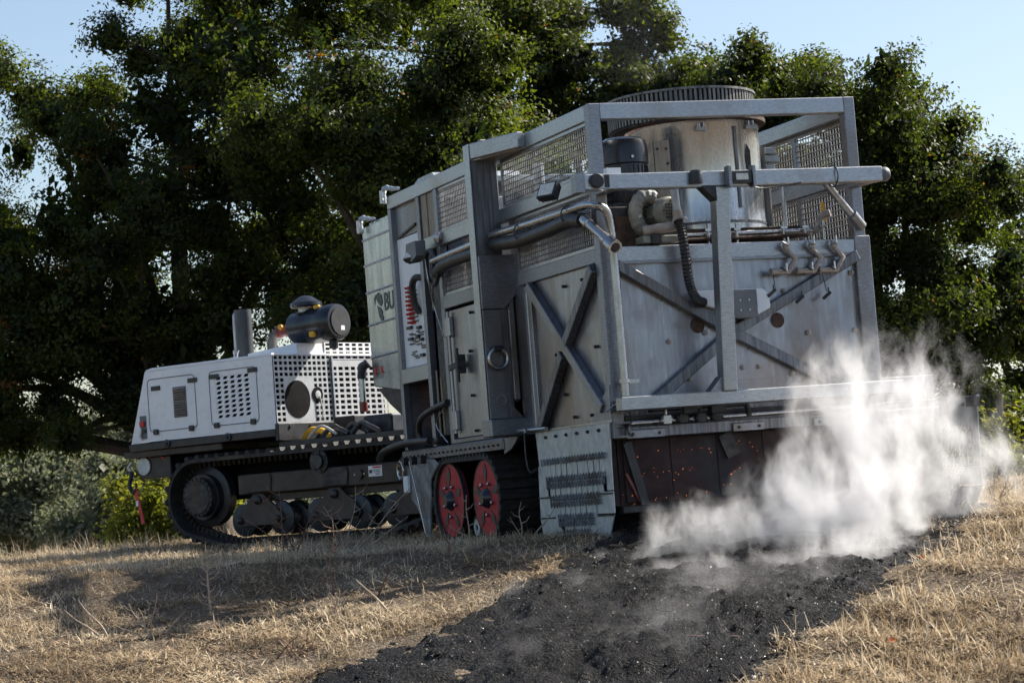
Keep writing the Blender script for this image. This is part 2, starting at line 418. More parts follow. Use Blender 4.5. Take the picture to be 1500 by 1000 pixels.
B('inner_post', 'wood', tr, .02, .09, 3.95, 4.10, 2.87, 3.29); B('inner_plate', 'wood', tr, .03, .05, 3.72, 3.94, 2.87, 3.288, 0)
B('side_post', 'steel', tr, 2.325, 2.4, 2.0, 2.1, .91, 3.29); B('side_post', 'steel', tr, 2.325, 2.4, 4.95, 5.03, .91, 3.29)
# mesh cages with thin flat frames
for u0, u1, z0, z1 in ((.11, 2.0, 2.872, 3.288), (.11, 1.75, 2.282, 2.748), (2.14, 3.72, 2.872, 3.288), (2.14, 3.62, 2.282, 2.6)):
    wire_mesh('wire_mesh', tr, 'x', .03, u0, u1, z0, z1)
    fr = MB()
    fr.box(.018, .045, u0, u1, z0, z0 + .025).box(.018, .045, u0, u1, z1 - .025, z1).box(.018, .045, u0, u0 + .025, z0 + .025, z1 - .025).box(.018, .045, u1 - .025, u1, z0 + .025, z1 - .025)
    fr.build('mesh_frame', 'steel_h', tr)
for u0, u1, z0, z1 in ((.11, 1.0, 2.872, 3.288), (1.0, 2.0, 2.872, 3.288), (.11, 1.0, 2.282, 2.748), (1.0, 2.0, 2.282, 2.748)):
    wire_mesh('wire_mesh', tr, 'x', 2.37, u0, u1, z0, z1, .045, .0055)
    fr = MB()
    fr.box(2.355, 2.385, u0, u1, z0, z0 + .025).box(2.355, 2.385, u0, u1, z1 - .025, z1).box(2.355, 2.385, u0, u0 + .025, z0 + .025, z1 - .025).box(2.355, 2.385, u1 - .025, u1, z0 + .025, z1 - .025)
    fr.build('mesh_frame', 'steel', tr)
# --- rear wall
rp = B('rear_panel', 'panel', tr, .1, 2.285, .035, .055, .86, 2.14, 0)
bm_ = bolt_mesh(.024, .035, 'link')
for x, z in ((1.613, 1.876), (1.046, 2.07), (.876, 1.571), (.552, 1.515), (.704, 1.208), (1.624, 1.204), (1.805, 1.528), (2.24, 1.528), (2.25, 2.0), (1.993, 2.02), (1.179, 1.276), (1.326, 1.274), (2.24, 1.2)):
    inst(bm_, 'bolt', rp, (x, .035, z))
for x, z in ((.814, 1.63), (1.534, 1.64)):
    MB().lathe((x, .036, z), (0, -1, 0), [(.058, 0), (.062, .006), (.05, .008)], 20).build('burn_port', 'rust', rp, smooth=True)
MB().box(1.10, 1.42, .026, .034, 1.18, 1.38).build('cover_plate', 'panel', rp)
for p0, p1 in (((.13, 2.135), (1.06, 1.585)), ((1.13, 1.545), (2.28, .945)), ((2.30, 2.14), (1.14, 1.58)), ((1.06, 1.53), (.36, 1.045))):
    MB().bar((p0[0], .0, p0[1]), (p1[0], .0, p1[1]), .07, .085, (0, 0, 1)).build('rear_brace', 'stain', tr, .006)
MB().box(1.03, 1.16, -.036, .03, 1.49, 1.63).build('brace_joint', 'stain', tr, .006)
# --- left wall of the burner section
lp = B('side_panel', 'panel', tr, .03, .05, .1, 1.50, .91, 2.165, 0)
sm = stud_mesh()
for y, z in ((.805, 2.058), (.42, 2.07), (1.06, 1.52), (.255, 1.518), (.952, 1.185), (.784, .99), (.436, .985)):
    inst(sm, 'stud', lp, (.03, y, z), (0, 0, R(-90)))
MB().bar((-.005, 1.49, 2.14), (-.005, .13, 1.02), .07, .09).build('side_brace', 'steel', tr, .006)
MB().bar((-.008, .12, 2.13), (-.008, .78, 1.59), .07, .09).build('side_brace', 'stain', tr, .006)
MB().bar((-.008, .86, 1.51), (-.008, 1.46, .93), .07, .09).build('side_brace', 'stain', tr, .006)
B('side_post', 'steel', tr, 0, .08, 1.50, 1.575, .91, 2.165)
MB().prism([(.0, 1.2), (.0, .915), (.42, .915)], 'x', -.014, -.004).build('corner_gusset', 'steel', tr)
B('recess_panel', 'steel', tr, .07, .09, 1.575, 2.03, .91, 3.0, 0)
B('recess_strip', 'steel_h', tr, .03, .069, 1.66, 1.72, .95, 2.16)
# --- portal column outside the left wall
cl = B('portal_column', 'stain', tr, -.25, -.002, 2.02, 2.14, 1.05, 3.30, .01)
B('column_edge', 'steel_h', cl, -.262, -.2505, 2.012, 2.145, 1.05, 3.44, .003)
MB().prism([(-.25, 2.466), (.118, 2.472), (.125, 2.174), (-.041, 2.003), (-.25, 2.005)], 'y', 1.99, 2.018).build('column_plate', 'steel', cl, .004)
B('column_face', 'steel', cl, -.245, -.08, 2.004, 2.018, 1.06, 2.0, .003)
MB().box(-.01, .07, 2.02, 2.12, 1.2, 2.16).build('column_channel', 'steel', cl, .02)
MB().prism([(-.06, 1.20), (.06, 1.06), (-.06, 1.06)], 'y', 2.005, 2.10).build('column_gusset', 'stain', cl)
B('column_foot', 'steel', cl, -.27, .14, 1.94, 2.16, .905, 1.055, .01)
MB().torus((-.149, 1.955, 1.572), (0, 1, 0), .085, .016, 32, 10).build('tow_ring', 'chrome', cl, smooth=True)
MB().box(-.20, -.10, 1.935, 2.003, 1.635, 1.685).build('ring_lug', 'dark_steel', cl, .014)
MB()._ring((-.135, 2.003, 1.216), (0, -1, 0), .048, .036, .008, 24).build('hole_rim', 'chrome', cl)
B('label_plate', 'alu', cl, -.215, -.185, 1.998, 2.003, 1.90, 1.925, 0)
# knee beam from the column top back to the rail, with its soffit
MB().bar((-.235, 2.09, 3.375), (-.035, 1.36, 3.365), .07, .135).build('knee_beam', 'steel_h', tr, .007)
MB().prism([(-.23, 2.12), (-.06, 1.40), (.0, 1.36), (.0, 2.12)], 'z', 3.29, 3.30).build('knee_soffit', 'wood', tr)
B('roof_bracket', 'link', tr, -.1, -.03, 2.13, 2.19, 3.42, 3.50, .01)
MB().lathe((-.02, 1.95, 3.42), (0, 0, 1), [(.05, 0), (.05, .03), (.035, .055), (.01, .065)], 16).build('beacon_dome', 'white', tr, smooth=True)
# --- door section
dr = B('door', 'panel', tr, .0, .02, 2.16, 3.50, .955, 2.13, .004)
for y, z in ((2.98, 1.718), (3.013, 1.319), (2.979, 1.0), (2.9, 2.06)): inst(sm, 'stud', dr, (.0, y, z), (0, 0, R(-90)))
MB().cyl((-.03, 3.46, 1.0), (-.03, 3.46, 2.12), .016, 10).build('latch_rod', 'steel_h', dr, smooth=True)
for z in (1.98, 1.12): B('hinge', 'steel_h', dr, -.045, .0, 3.40, 3.52, z - .09, z + .09, .008)
MB().bar((-.05, 3.46, 1.60), (-.05, 3.14, 1.63), .02, .05).box(-.10, -.02, 3.10, 3.15, 1.53, 1.70).cyl((-.09, 3.12, 1.45), (-.09, 3.12, 1.76), .014, 8).build('handle', 'dark_steel', dr)
B('door_sill', 'steel', tr, -.01, .06, 2.16, 3.6, .91, .95)
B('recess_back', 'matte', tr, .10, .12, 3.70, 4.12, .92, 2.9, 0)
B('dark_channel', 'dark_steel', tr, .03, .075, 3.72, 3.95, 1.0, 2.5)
for y, z0, z1 in ((4.03, 1.0, 1.62), (3.92, 1.02, 1.55)): MB().cyl((.03, y, z0), (.03, y, z1), .012, 8).build('copper_line', 'wood', tr, smooth=True)
# --- control bay
cp = B('control_panel', 'board', tr, .05, .07, 4.20, 4.95, 1.71, 2.975, .003)
B('bay_panel', 'steel', tr, .05, .07, 4.20, 4.95, 2.985, 3.29, 0)
MB().bar((.04, 4.85, 2.99), (.04, 4.35, 3.06), .02, .02).build('gas_strut', 'hose', tr)
B('bay_sill', 'steel_h', tr, -.002, .09, 4.20, 4.95, 1.555, 1.70)
kn = MB().lathe((0, 0, 0), (-1, 0, 0), [(.017, 0), (.017, .03), (.012, .035), (.012, .06)], 8).mesh('knob', 'redplastic', True)
sw = MB().box(-.03, 0, -.05, .05, -.014, .014).mesh('switch', 'hose')
lb = MB().box(-.012, 0, -.07, .07, -.006, .006).mesh('switch_label', 'text')
for i in range(9):
    for j in range(2):
        inst(kn, 'red_knob', cp, (.05, 4.66 - j * .07 + random.uniform(-.02, .02), 2.47 - i * .042), (0, 0, 0))
    inst(lb, 'switch_label', cp, (.05, 4.56 + random.uniform(-.03, .03), 2.475 - i * .042))
for i, (y, z) in enumerate(((4.72, 2.09), (4.72, 2.03), (4.71, 1.98), (4.70, 1.93), (4.45, 2.07), (4.42, 2.02), (4.5, 1.99), (4.55, 1.94), (4.4, 1.95), (4.35, 1.87), (4.4, 1.80))):
    inst(sw if i % 2 == 0 else lb, 'switch', cp, (.05, y, z), (0, 0, 0), (1, random.uniform(.6, 1.3), 1))
for i in range(14):
    inst(lb, 'switch_label', cp, (.05, random.uniform(4.32, 4.75), 2.06 - i * .021), (0, 0, 0), (1, random.uniform(.3, 1.2), 1))
MB().tube(smooth_path([(.03, 4.20, 2.52), (-.02, 4.30, 2.53), (-.02, 4.40, 2.45), (.0, 4.42, 2.3), (.04, 4.40, 2.2)]), .034, 10).build('control_hose', 'hose', cp, smooth=True)
# hoses and straps in the open bay below
B('bay_back', 'matte', tr, .55, .57, 3.6, 5.02, .92, 1.55, 0)  # matte black sheet stands in for the shade inside the bay
B('orange_strap', 'orange', tr, .28, .30, 4.84, 4.93, 1.12, 1.53, 0)
B('strap_tail', 'board', tr, .24, .26, 4.70, 4.77, .92, 1.30, 0)
MB().tube(smooth_path([(-.02, 3.66, 1.30), (-.03, 4.05, 1.26), (-.02, 4.45, 1.18), (.0, 4.55, 1.02), (.02, 4.30, .95), (.0, 4.0, .97)]), .03, 10).build('loop_hose', 'hose', tr, smooth=True)
MB().tube(smooth_path([(-.03, 4.2, .97), (-.03, 4.9, .98), (-.05, 5.5, .93), (.05, 6.0, .86)]), .035, 10).build('feed_hose', 'hose', tr, smooth=True)
MB().tube(smooth_path([(-.02, 3.75, 1.26), (-.03, 3.98, 1.12), (-.02, 3.8, .97), (-.02, 3.72, .93)]), .007, 6).build('thin_cable', 'chrome', tr, smooth=True)
# --- front tank box with ribbed sheets, rounded clamps, letters
fx = .03
fb = MB().prism([(5.04, 3.23), (5.93, 3.23), (5.95, 1.75), (5.93, 1.60), (5.04, 1.50)], 'x', fx, 2.37).build('front_tank', 'alu', tr, .012)
for z0, z1 in ((3.10, 3.225), (2.84, 3.09), (2.56, 2.83), (2.23, 2.55), (1.90, 2.22), (1.72, 1.89)):
    MB().box(fx - .006, fx + .01, 5.05, 5.93, z0 + .008, z1 - .004).build('tank_sheet', 'alu', fb)
for z in (3.095, 2.835, 2.555, 2.225, 1.895):
    MB().cyl((fx - .008, 5.05, z), (fx - .008, 5.94, z), .012, 6).build('sheet_rib', 'steel_h', fb, smooth=True)
MB().prism([(5.04, 1.55), (5.90, 1.58), (5.55, 1.40), (5.04, 1.20)], 'x', .06, 1.9).build('tank_hopper', 'dark_steel', fb)
for y in (5.82, 5.62): B('marker_lamp', 'redplastic', fb, fx - .012, fx - .006, y - .03, y + .03, 1.72, 1.79, 0)
MB().tube([(.0, 5.95, 1.85), (-.05, 6.02, 1.82), (-.06, 6.04, 1.7)], .05, 10).build('drain_elbow', 'bluegrey', fb, smooth=True)
MB().cyl((-.06, 6.04, 1.70), (-.06, 6.04, 1.46), .035, 12).build('drain_valve', 'alu', fb, smooth=True)
MB().cyl((-.06, 6.04, 1.46), (-.06, 6.04, 1.36), .045, 12).build('drain_cap', 'redbrown', fb, smooth=True)
def text_mesh(s, size):
    cu = bpy.data.curves.new('lettering', 'FONT'); cu.body = s; cu.size = size; cu.extrude = .0015; cu.offset = .004
    o = bpy.data.objects.new('lettering', cu); col.objects.link(o)
    dg = bpy.context.evaluated_depsgraph_get(); me = bpy.data.meshes.new_from_object(o.evaluated_get(dg))
    bpy.data.objects.remove(o); me.materials.clear(); me.materials.append(M['faint']); return me
t_ = bpy.data.objects.new('lettering', text_mesh('BU', .25)); col.objects.link(t_); t_.parent = fb
t_.rotation_euler = (R(90), 0, R(-90)); t_.location = (fx - .009, 5.40, 2.33)
lg = MB()
for poly in ([(5.66, 2.50), (5.56, 2.53), (5.46, 2.49), (5.44, 2.42), (5.50, 2.38), (5.55, 2.41), (5.60, 2.44)],
             [(5.62, 2.40), (5.52, 2.37), (5.46, 2.33), (5.47, 2.29), (5.56, 2.27), (5.58, 2.32)], [(5.56, 2.30), (5.44, 2.28), (5.45, 2.24), (5.52, 2.22)], [(5.70, 2.47), (5.66, 2.52), (5.68, 2.40)]):
    lg.prism(poly, 'x', fx - .011, fx - .009)
lg.build('emblem', 'faint', fb)
for y0, z0 in ((5.90, 3.24), (5.10, 3.43)):
    MB().tube(smooth_path([(.02, y0 + .06, z0 - .06), (.02, y0 + .06, z0 + .06), (.03, y0 + .0, z0 + .09), (.05, y0 - .14, z0 + .06), (.06, y0 - .3, z0 + .04)]), [.02, .026, .022, .03, .024, .027, .03, .021, .026, .03, .024, .02, .026, .03, .022, .02, .024, .026, .02, .022, .018, .02, .018, .016, .01], 10).build('cover_roll', 'galv', tr, smooth=True)
    MB().cyl((-.03, y0 - .02, z0 - .07), (-.03, y0 - .02, z0 + .06), .022, 8).build('cover_latch', 'chrome', tr, smooth=True)
B('roof_cover', 'galv', tr, .1, 2.2, 3.95, 5.02, 3.40, 3.45)
B('roof_cover', 'alu', tr, .08, 2.3, 5.06, 5.85, 3.235, 3.27)
MB().prism([(3.9, 3.44), (4.6, 3.44), (4.4, 3.50), (4.0, 3.50)], 'x', .12, 1.0).build('roof_vent', 'galv', tr)
# --- lamps and cable loop on the left side
def work_lamp(loc, rz, tilt):
    g = MB().box(-.085, .085, -.05, .0, -.07, .07).mesh('work_lamp', 'black')
    o = bpy.data.objects.new('work_lamp', g); col.objects.link(o); o.parent = tr
    o.location = loc; o.rotation_euler = (tilt, 0, rz)
    MB().box(-.07, .07, -.058, -.051, -.055, .055).build('lamp_lens', 'glass', o)
    f = MB()
    for i in range(7): f.box(-.075 + i * .024, -.068 + i * .024, .0, .03, -.065, .065)
    f.build('cooling_fin', 'black', o); return o
work_lamp((-.16, .52, 2.79), R(-60), R(-30))
work_lamp((-.14, 3.92, 2.70), R(-70), R(-35))
MB().prism([(3.72, 2.82), (3.98, 2.82), (4.02, 2.70), (3.86, 2.64), (3.72, 2.68)], 'x', -.20, -.10).build('lamp_hood', 'grey', tr)
MB().torus((-.10, 3.60, 2.55), (1, 0, .1), .16, .022, 32, 8).build('cable_coil', 'hose', tr, smooth=True)
MB().tube(smooth_path([(-.11, 3.75, 2.76), (-.12, 3.66, 2.45), (-.05, 3.74, 2.2), (-.02, 3.62, 1.9)]), .006, 6).build('lamp_cable', 'chrome', tr, smooth=True)
MB().lathe((-.016, 3.55, 2.82), (-1, 0, 0), [(.06, 0), (.06, .03), (.03, .05)], 16).build('horn', 'steel_h', tr, smooth=True)
# --- pipe along the left side that turns down the rear corner
MB().tube(smooth_path([(-.12, 3.5, 2.60), (-.12, 2.3, 2.62)], 2), .032, 12).build('side_pipe', 'chrome', tr, smooth=True)
MB().tube(smooth_path([(-.12, 1.98, 2.64), (-.12, 1.2, 2.62), (-.12, .4, 2.61), (-.11, .02, 2.61), (-.07, -.10, 2.60), (.02, -.12, 2.56), (.06, -.11, 2.44), (.075, -.10, 2.1), (.08, -.10, 1.10)], 8), .033, 14).build('side_pipe', 'chrome', tr, smooth=True)
MB()._ring((.08, -.10, 1.20), (0, 0, 1), .045, .033, .03, 16).box(.11, .20, -.12, -.08, 1.195, 1.225).build('pipe_clamp', 'chrome', tr)
MB().tube(smooth_path([(-.05, 3.6, 2.50), (-.10, 3.2, 2.54), (-.10, 2.3, 2.54)], 6), .055, 12).build('side_hose', 'hose', tr, smooth=True)
MB().tube(smooth_path([(-.10, 1.98, 2.56), (-.10, 1.4, 2.52), (-.10, .8, 2.52), (-.11, .3, 2.53), (-.10, .05, 2.50)], 6), .06, 12).build('side_hose', 'hose', tr, smooth=True)
for y in (1.3, .28): MB().torus((-.11, y, 2.575), (0, 1, 0), .075, .006, 20, 5).build('cable_tie', 'hose', tr)
cm = MB(); ax_ = Vector((.05, -.46, -.29))
cm.lathe((-.11, .02, 2.51), ax_, [(.035, 0), (.045, .02), (.045, .10), (.036, .11), (.036, .34), (.044, .35), (.044, .41), (.036, .415), (.036, .43), (.058, .44), (.058, .54)], 22)
cm.build('hose_coupling', 'chrome', tr, smooth=True)
MB().lathe(Vector((-.11, .02, 2.51)) + ax_.normalized() * .5405, ax_, [(.04, 0), (.04, .002)], 20).build('coupling_bore', 'black', tr)
# --- tee frame standing off the rear wall
tf = MB().bar((-.26, -.36, 2.735), (2.36, -.36, 2.75), .12, .122).build('tee_beam', 'steel_h', tr, .008)
MB().bar((.905, -.365, 2.68), (.867, -.30, 1.08), .12, .118, (1, 0, 0)).build('tee_post', 'steel_h', tr, .008)
MB().bar((-.06, -.27, 1.03), (2.44, -.27, 1.035), .12, .108).build('tee_foot_beam', 'steel_h', tr, .008)
MB().prism([(.85, 2.68), (.85, 2.56), (.73, 2.68)], 'y', -.42, -.31).build('tee_gusset', 'dark_steel', tr)
for pg in ([(.81, 1.08), (.81, 1.20), (.70, 1.08)], [(.925, 1.08), (.925, 1.20), (1.035, 1.08)]): MB().prism(pg, 'y', -.326, -.22).build('tee_gusset', 'steel', tr)
for x in (.05, 2.3): B('tee_arm', 'steel', tr, x - .045, x + .045, -.30, .0, 2.69, 2.79); B('tee_arm', 'dark_steel', tr, x - .045, x + .045, -.21, .0, .985, 1.07)
MB().lathe((-.17, -.421, 2.742), (0, -1, 0), [(.055, 0), (.058, .02), (.05, .03)], 24).build('reverse_lamp', 'black', tf, smooth=True)
MB().lathe((2.36, -.36, 2.75), (1, 0, 0), [(.05, 0), (.06, .02), (.06, .06), (.045, .08)], 20).build('end_lamp', 'grey', tf, smooth=True)
MB().box(-.10, -.06, -.424, -.42, 2.69, 2.79).build('tape_band', 'hose', tf)
MB().prism([(-.26, 2.82), (-.33, 2.80), (-.33, 2.66), (-.26, 2.66)], 'y', -.41, -.30).build('end_bracket', 'steel', tf)
MB().torus((1.93, -.36, 2.746), (1, 0, 0), .087, .006, 20, 5).build('cable_tie', 'hose', tf)
fl = MB().box(.96, 1.14, -.49, -.43, 2.69, 2.79).build('flood_lamp', 'black', tf, .008)
B('lamp_lens', 'glass', fl, .995, 1.10, -.496, -.491, 2.715, 2.765, 0)
B('lamp_bracket', 'steel', fl, .93, .958, -.50, -.42, 2.66, 2.83, .004); B('lamp_bracket', 'steel', fl, 1.142, 1.17, -.50, -.42, 2.66, 2.83, .004)
MB().tube(smooth_path([(1.10, -.46, 2.69), (1.25, -.44, 2.65), (1.6, -.43, 2.69)]), .007, 6).build('lamp_cable', 'hose', tf)
MB().cyl((1.93, -.20, 2.74), (2.36, -.02, 2.36), .032, 12).build('rear_strut', 'steel_h', tr, smooth=True)
MB().cyl((2.24, -.075, 2.47), (2.35, -.03, 2.37), .046, 12).build('strut_clevis', 'steel', tr, smooth=True)
B('yellow_strap', 'yellow', tr, 2.15, 2.18, .25, .26, 2.45, 2.62, 0)
B('tape_box', 'label', tr, -.02, .10, -.30, -.24, 2.80, 2.86, 0)
# --- rear fittings: enclosure, hose, cast links
eb = B('enclosure', 'grey', tr, 1.03, 1.27, -.16, .03, 1.66, 1.885, .008)
for x in (1.11, 1.19):
    for z in (1.72, 1.80): inst(bolt_mesh(.010, .010, 'chrome'), 'bolt', eb, (x, -.16, z))
MB().prism([(.78, 1.90), (1.38, 1.90), (1.44, 1.86), (1.44, 1.74), (1.28, 1.67), (.78, 1.80)], 'y', -.05, .02).build('enclosure_bracket', 'board', tr, .008)
hp = smooth_path([(.655, -.10, 2.46), (.665, -.13, 2.35), (.68, -.13, 2.15), (.70, -.12, 1.95), (.76, -.10, 1.83), (.84, -.06, 1.80)], 14)
MB().tube(hp, [.034 + .007 * (i % 2) for i in range(len(hp))], 12).build('corrugated_hose', 'hose', tr)
lk = MB().tube([(0, 0, 0), (.085, -.01, -.10), (.01, -.012, -.205), (-.135, -.01, -.20)], [.02, .026, .028, .022], 8)
lk.box(-.02, .02, -.04, .0, -.02, .02).cyl((-.15, -.01, -.20), (-.13, -.01, -.20), .03, 10)
lkm = lk.mesh('cast_link', 'link', True)
pn = MB().cyl((0, -.06, -.01), (0, .04, .03), .01, 8).cyl((0, -.05, -.02), (0, -.05, .06), .008, 6).mesh('link_pin', 'chrome')
for x in (1.615, 1.85, 2.055):
    k = inst(lkm, 'cast_link', tr, (x, -.04, 2.225)); inst(pn, 'link_pin', k, (0, -.02, .01)); inst(pn, 'link_pin', k, (-.04, -.03, -.20))
for x, z in ((1.47, 1.86), (1.72, 1.80), (1.97, 1.82)):
    MB().cyl((x - .05, -.06, z - .03), (x + .02, -.06, z + .02), .014, 8).cyl((x, -.06, z), (x + .005, -.06, z + .06), .006, 6).build('hanging_pin', 'dark_steel', tr)
MB().tube([(1.93, -.06, 2.0), (1.955, -.06, 1.85)], .004, 5).build('pin_lanyard', 'hose', tr)
MB().tube([(1.48, -.06, 2.0), (1.49, -.06, 1.88)], .004, 5).build('pin_lanyard', 'hose', tr)
# --- lower rear: pipes, valves, rails
B('lower_rail', 'stain', tr, .0, 3.0, -.02, .08, .77, .86)
for x0, x1 in ((.09, .42), (1.02, 1.30), (1.75, 2.1)): 
    q = B('rail_tab', 'steel', tr, x0, x1, -.045, -.021, .765, .835); inst(bolt_mesh(.014, .012), 'bolt', q, (x0 + .05, -.045, .80)); inst(bolt_mesh(.014, .012), 'bolt', q, (x1 - .05, -.045, .80))
B('lower_plate', 'stain', tr, .1, 2.4, .03, .05, .86, 1.0, 0)
B('lower_web', 'dark_steel', tr, .1, 2.4, .0, .06, .91, .95)
MB().tube([(.1, -.06, .885), (2.4, -.06, .90)], .018, 10).build('gas_pipe', 'chrome', tr, smooth=True)
MB().tube(smooth_path([(.28, -.07, .985), (1.05, -.07, .985), (1.13, -.07, .975), (1.15, -.07, .93), (1.15, -.07, .88)], 6), .025, 10).build('gas_pipe', 'dark_steel', tr, smooth=True)
for x in (.42, .56, .72, .86):
    MB().box(x - .035, x + .035, -.11, -.04, .86, .93).cyl((x, -.08, .93), (x, -.08, .99), .014, 8).cyl((x - .05, -.08, .895), (x + .05, -.08, .895), .03, 10).build('gas_valve', 'dark_steel' if x > .5 else 'chrome', tr, .004)
B('solenoid', 'black', tr, .80, .92, -.13, -.05, .92, 1.0, .006); B('solenoid', 'black', tr, .56, .66, -.13, -.05, .93, .99, .006)
sq = MB(); sq.box(-.02, .0, -.06, .03, .78, .90).box(.10, .12, -.06, .03, .78, .90).box(.0, .10, -.06, .03, .78, .795).box(.0, .10, -.06, .03, .885, .90); sq.build('tube_socket', 'stain', tr)
MB().tube(smooth_path([(-.03, -.03, .98), (.05, -.12, 1.0), (.12, -.10, .92), (.08, -.08, .84), (.13, -.06, .78)]), .006, 6).build('thin_cable', 'hose', tr)
MB().tube(smooth_path([(-.04, .02, .99), (.0, -.08, 1.04), (.06, -.10, 1.03)]), .006, 6).build('thin_cable', 'chrome', tr)
# --- burn chamber
ch = B('burn_chamber', 'chardark', tr, .06, 3.0, .10, 1.52, .23, .77, 0)
for i in range(7): B('chamber_tile', 'chardark', ch, .10 + i * .41, .504 + i * .41, .075, .10, .27, .76, .002)
B('chamber_lip', 'dark_steel', ch, .04, 3.02, .02, .098, .19, .245)
B('lip_shade_sheet', 'matte', ch, .06, 3.0, .32, .34, -.05, .235, 0)  # black sheet added to keep the gap below the lip dark
MB().bar((.12, .04, .74), (.24, .04, .25), .02, .07, (1, 0, 0)).build('chamber_strap', 'black', ch)
MB().bar((.10, .05, .50), (.20, .05, .28), .01, .02, (1, 0, 0)).build('chamber_strap', 'redbrown', ch)
MB().bar((.98, .05, .76), (1.05, .05, .58), .02, .12, (1, 0, 0)).build('chamber_strap', 'dark_steel', ch)
em = MB(); ico = [(0, 0, 1), (.9, 0, 0), (0, .9, 0), (-.9, 0, 0), (0, -.9, 0), (0, 0, -1)]; icf = [(0, 1, 2), (0, 2, 3), (0, 3, 4), (0, 4, 1), (5, 2, 1), (5, 3, 2), (5, 4, 3), (5, 1, 4)]
for cx_, cz in ((.28, .62), (.42, .64), (.62, .64), (.82, .65), (1.1, .68), (1.25, .66), (.1, .5), (.3, .48), (.45, .49), (.65, .50), (.08, .34), (.4, .30), (.58, .32), (.78, .33), (.9, .36), (1.4, .6), (.5, .45), (.15, .26), (1.05, .45)):
    for k in range(random.randint(1, 4)):
        r_ = random.uniform(.0014, .0032); x = cx_ + random.gauss(0, .045); z = cz + random.gauss(0, .018)
        em.add([(x + a_ * r_, .066 + b_ * r_, z + c2 * r_) for a_, b_, c2 in ico], icf)
em.build('ember', 'ember', ch, kind='stuff')
B('side_pod', 'dark_steel', tr, 2.40, 3.02, .12, 2.2, .78, .93); B('pod_plate', 'stain', tr, 2.44, 2.98, .10, .118, .93, 1.13)
B('side_sun_block', 'dark_steel', tr, 2.96, 3.0, 1.54, 5.0, .06, .93, 0); B('deck_plate', 'dark_steel', tr, 2.40, 2.955, 2.2, 5.0, .88, .93, 0); B('front_sun_block', 'dark_steel', tr, .6, 2.95, 4.96, 4.99, .06, .86, 0)  # side and front plates: unseen, added to keep sun from under the trailer
B('chamber_side', 'chardark', tr, -.004, .05, .10, 1.52, .25, .905, 0)
# --- chain-mail skirts: stepped side plates, hung slats, knotted wire rows
def skirt(x, y_sh, name, mirror):
    top = MB().prism([(1.53, .903), (0, .907), (.02, .66), (1.50, .62)], 'x', x, x + .012).build(name, 'galv', tr)
    top.location = (0, y_sh, 0)
    MB().box(x - .006, x + .02, -.01, 1.54, .905, .925).build('skirt_edge', 'steel_h', top)
    for i in range(6): inst(bolt_mesh(.016, .02), 'bolt', top, (x - .002, .2 + i * .22, .855), (0, 0, R(-90)))
    for poly in ([(1.53, .62), (1.36, .62), (1.36, .36), (1.55, .36)], [(1.55, .352), (1.24, .352), (1.22, .19), (1.56, .19)], [(1.56, .182), (1.2, .182), (1.05, .0), (1.52, .0)],
                 [(.14, .66), (.02, .66), (.03, .38), (.14, .38)], [(.36, .372), (.03, .372), (.03, .20), (.36, .20)], [(.40, .192), (.04, .192), (.17, .0), (.60, .0)]):
        MB().prism(poly, 'x', x, x + .012).build('skirt_plate', 'galv', top, .003)
    rows = ((.14, 1.36, .635, .50, 11), (.20, 1.30, .485, .335, 10), (.36, 1.22, .325, .175, 8), (.42, 1.05, .165, .012, 6))
    for y0, y1, z1, z0, n in rows:
        w_ = (y1 - y0) / n; me = MB().box(-.004, .004, -w_ * .44, w_ * .44, -(z1 - z0) / 2, (z1 - z0) / 2).mesh('skirt_slat', 'galv')
        for i in range(n): inst(me, 'skirt_slat', top, (x + .002 + random.uniform(-.004, .003), y0 + w_ * (i + .5), (z0 + z1) / 2), (random.uniform(-.015, .015), random.uniform(-.03, .03), 0))
    kw = MB()
    for y0, y1, z, rws in ((.10, 1.44, .65, 1), (.14, 1.36, .50, 2), (.26, 1.28, .345, 2), (.42, 1.16, .185, 2), (.5, 1.0, .06, .5)):
        n = int((y1 - y0) / .06)
        for rr in range(int(max(1, rws))):
            for i in range(n):
                yy = y0 + (i + .5) * .06; zz = z - rr * .05 + (1.4 - yy) * .006
                for dz in (-1, 1):
                    kw.tube([(x - .012, yy - .034, zz - dz * .020), (x - .022, yy, zz + dz * .026), (x - .012, yy + .034, zz - dz * .020)], .0055, 4)
    kw.build('knotted_wire', 'mud', top, kind='stuff')
    for z in (.356, .186):
        for y0, y1 in ((.03, .34), (1.24, 1.55)): MB().tube([(x - .008, y0, z), (x - .008, y1, z)], .007, 5).build('joint_wire', 'dark_steel', top)
    return top
skirt(-.035, 0, 'side_skirt', False)
skirt(3.05, -.42, 'side_skirt', True)
MB().box(2.98, 3.07, -.44, -.36, .83, .91).build('skirt_bracket', 'dark_steel', tr)
MB().tube([(-.10, 1.75, .935), (-.07, 1.2, .925)], .018, 8).cyl((-.12, 1.56, .93), (.0, 1.56, .93), .02, 8).build('skirt_hinge_pin', 'chrome', tr, smooth=True)
MB().tube(smooth_path([(-.09, 1.64, .92), (-.10, 1.62, .7), (-.09, 1.58, .58), (-.06, 1.5, .60)]), .008, 6).build('hinge_chain', 'dark_steel', tr)
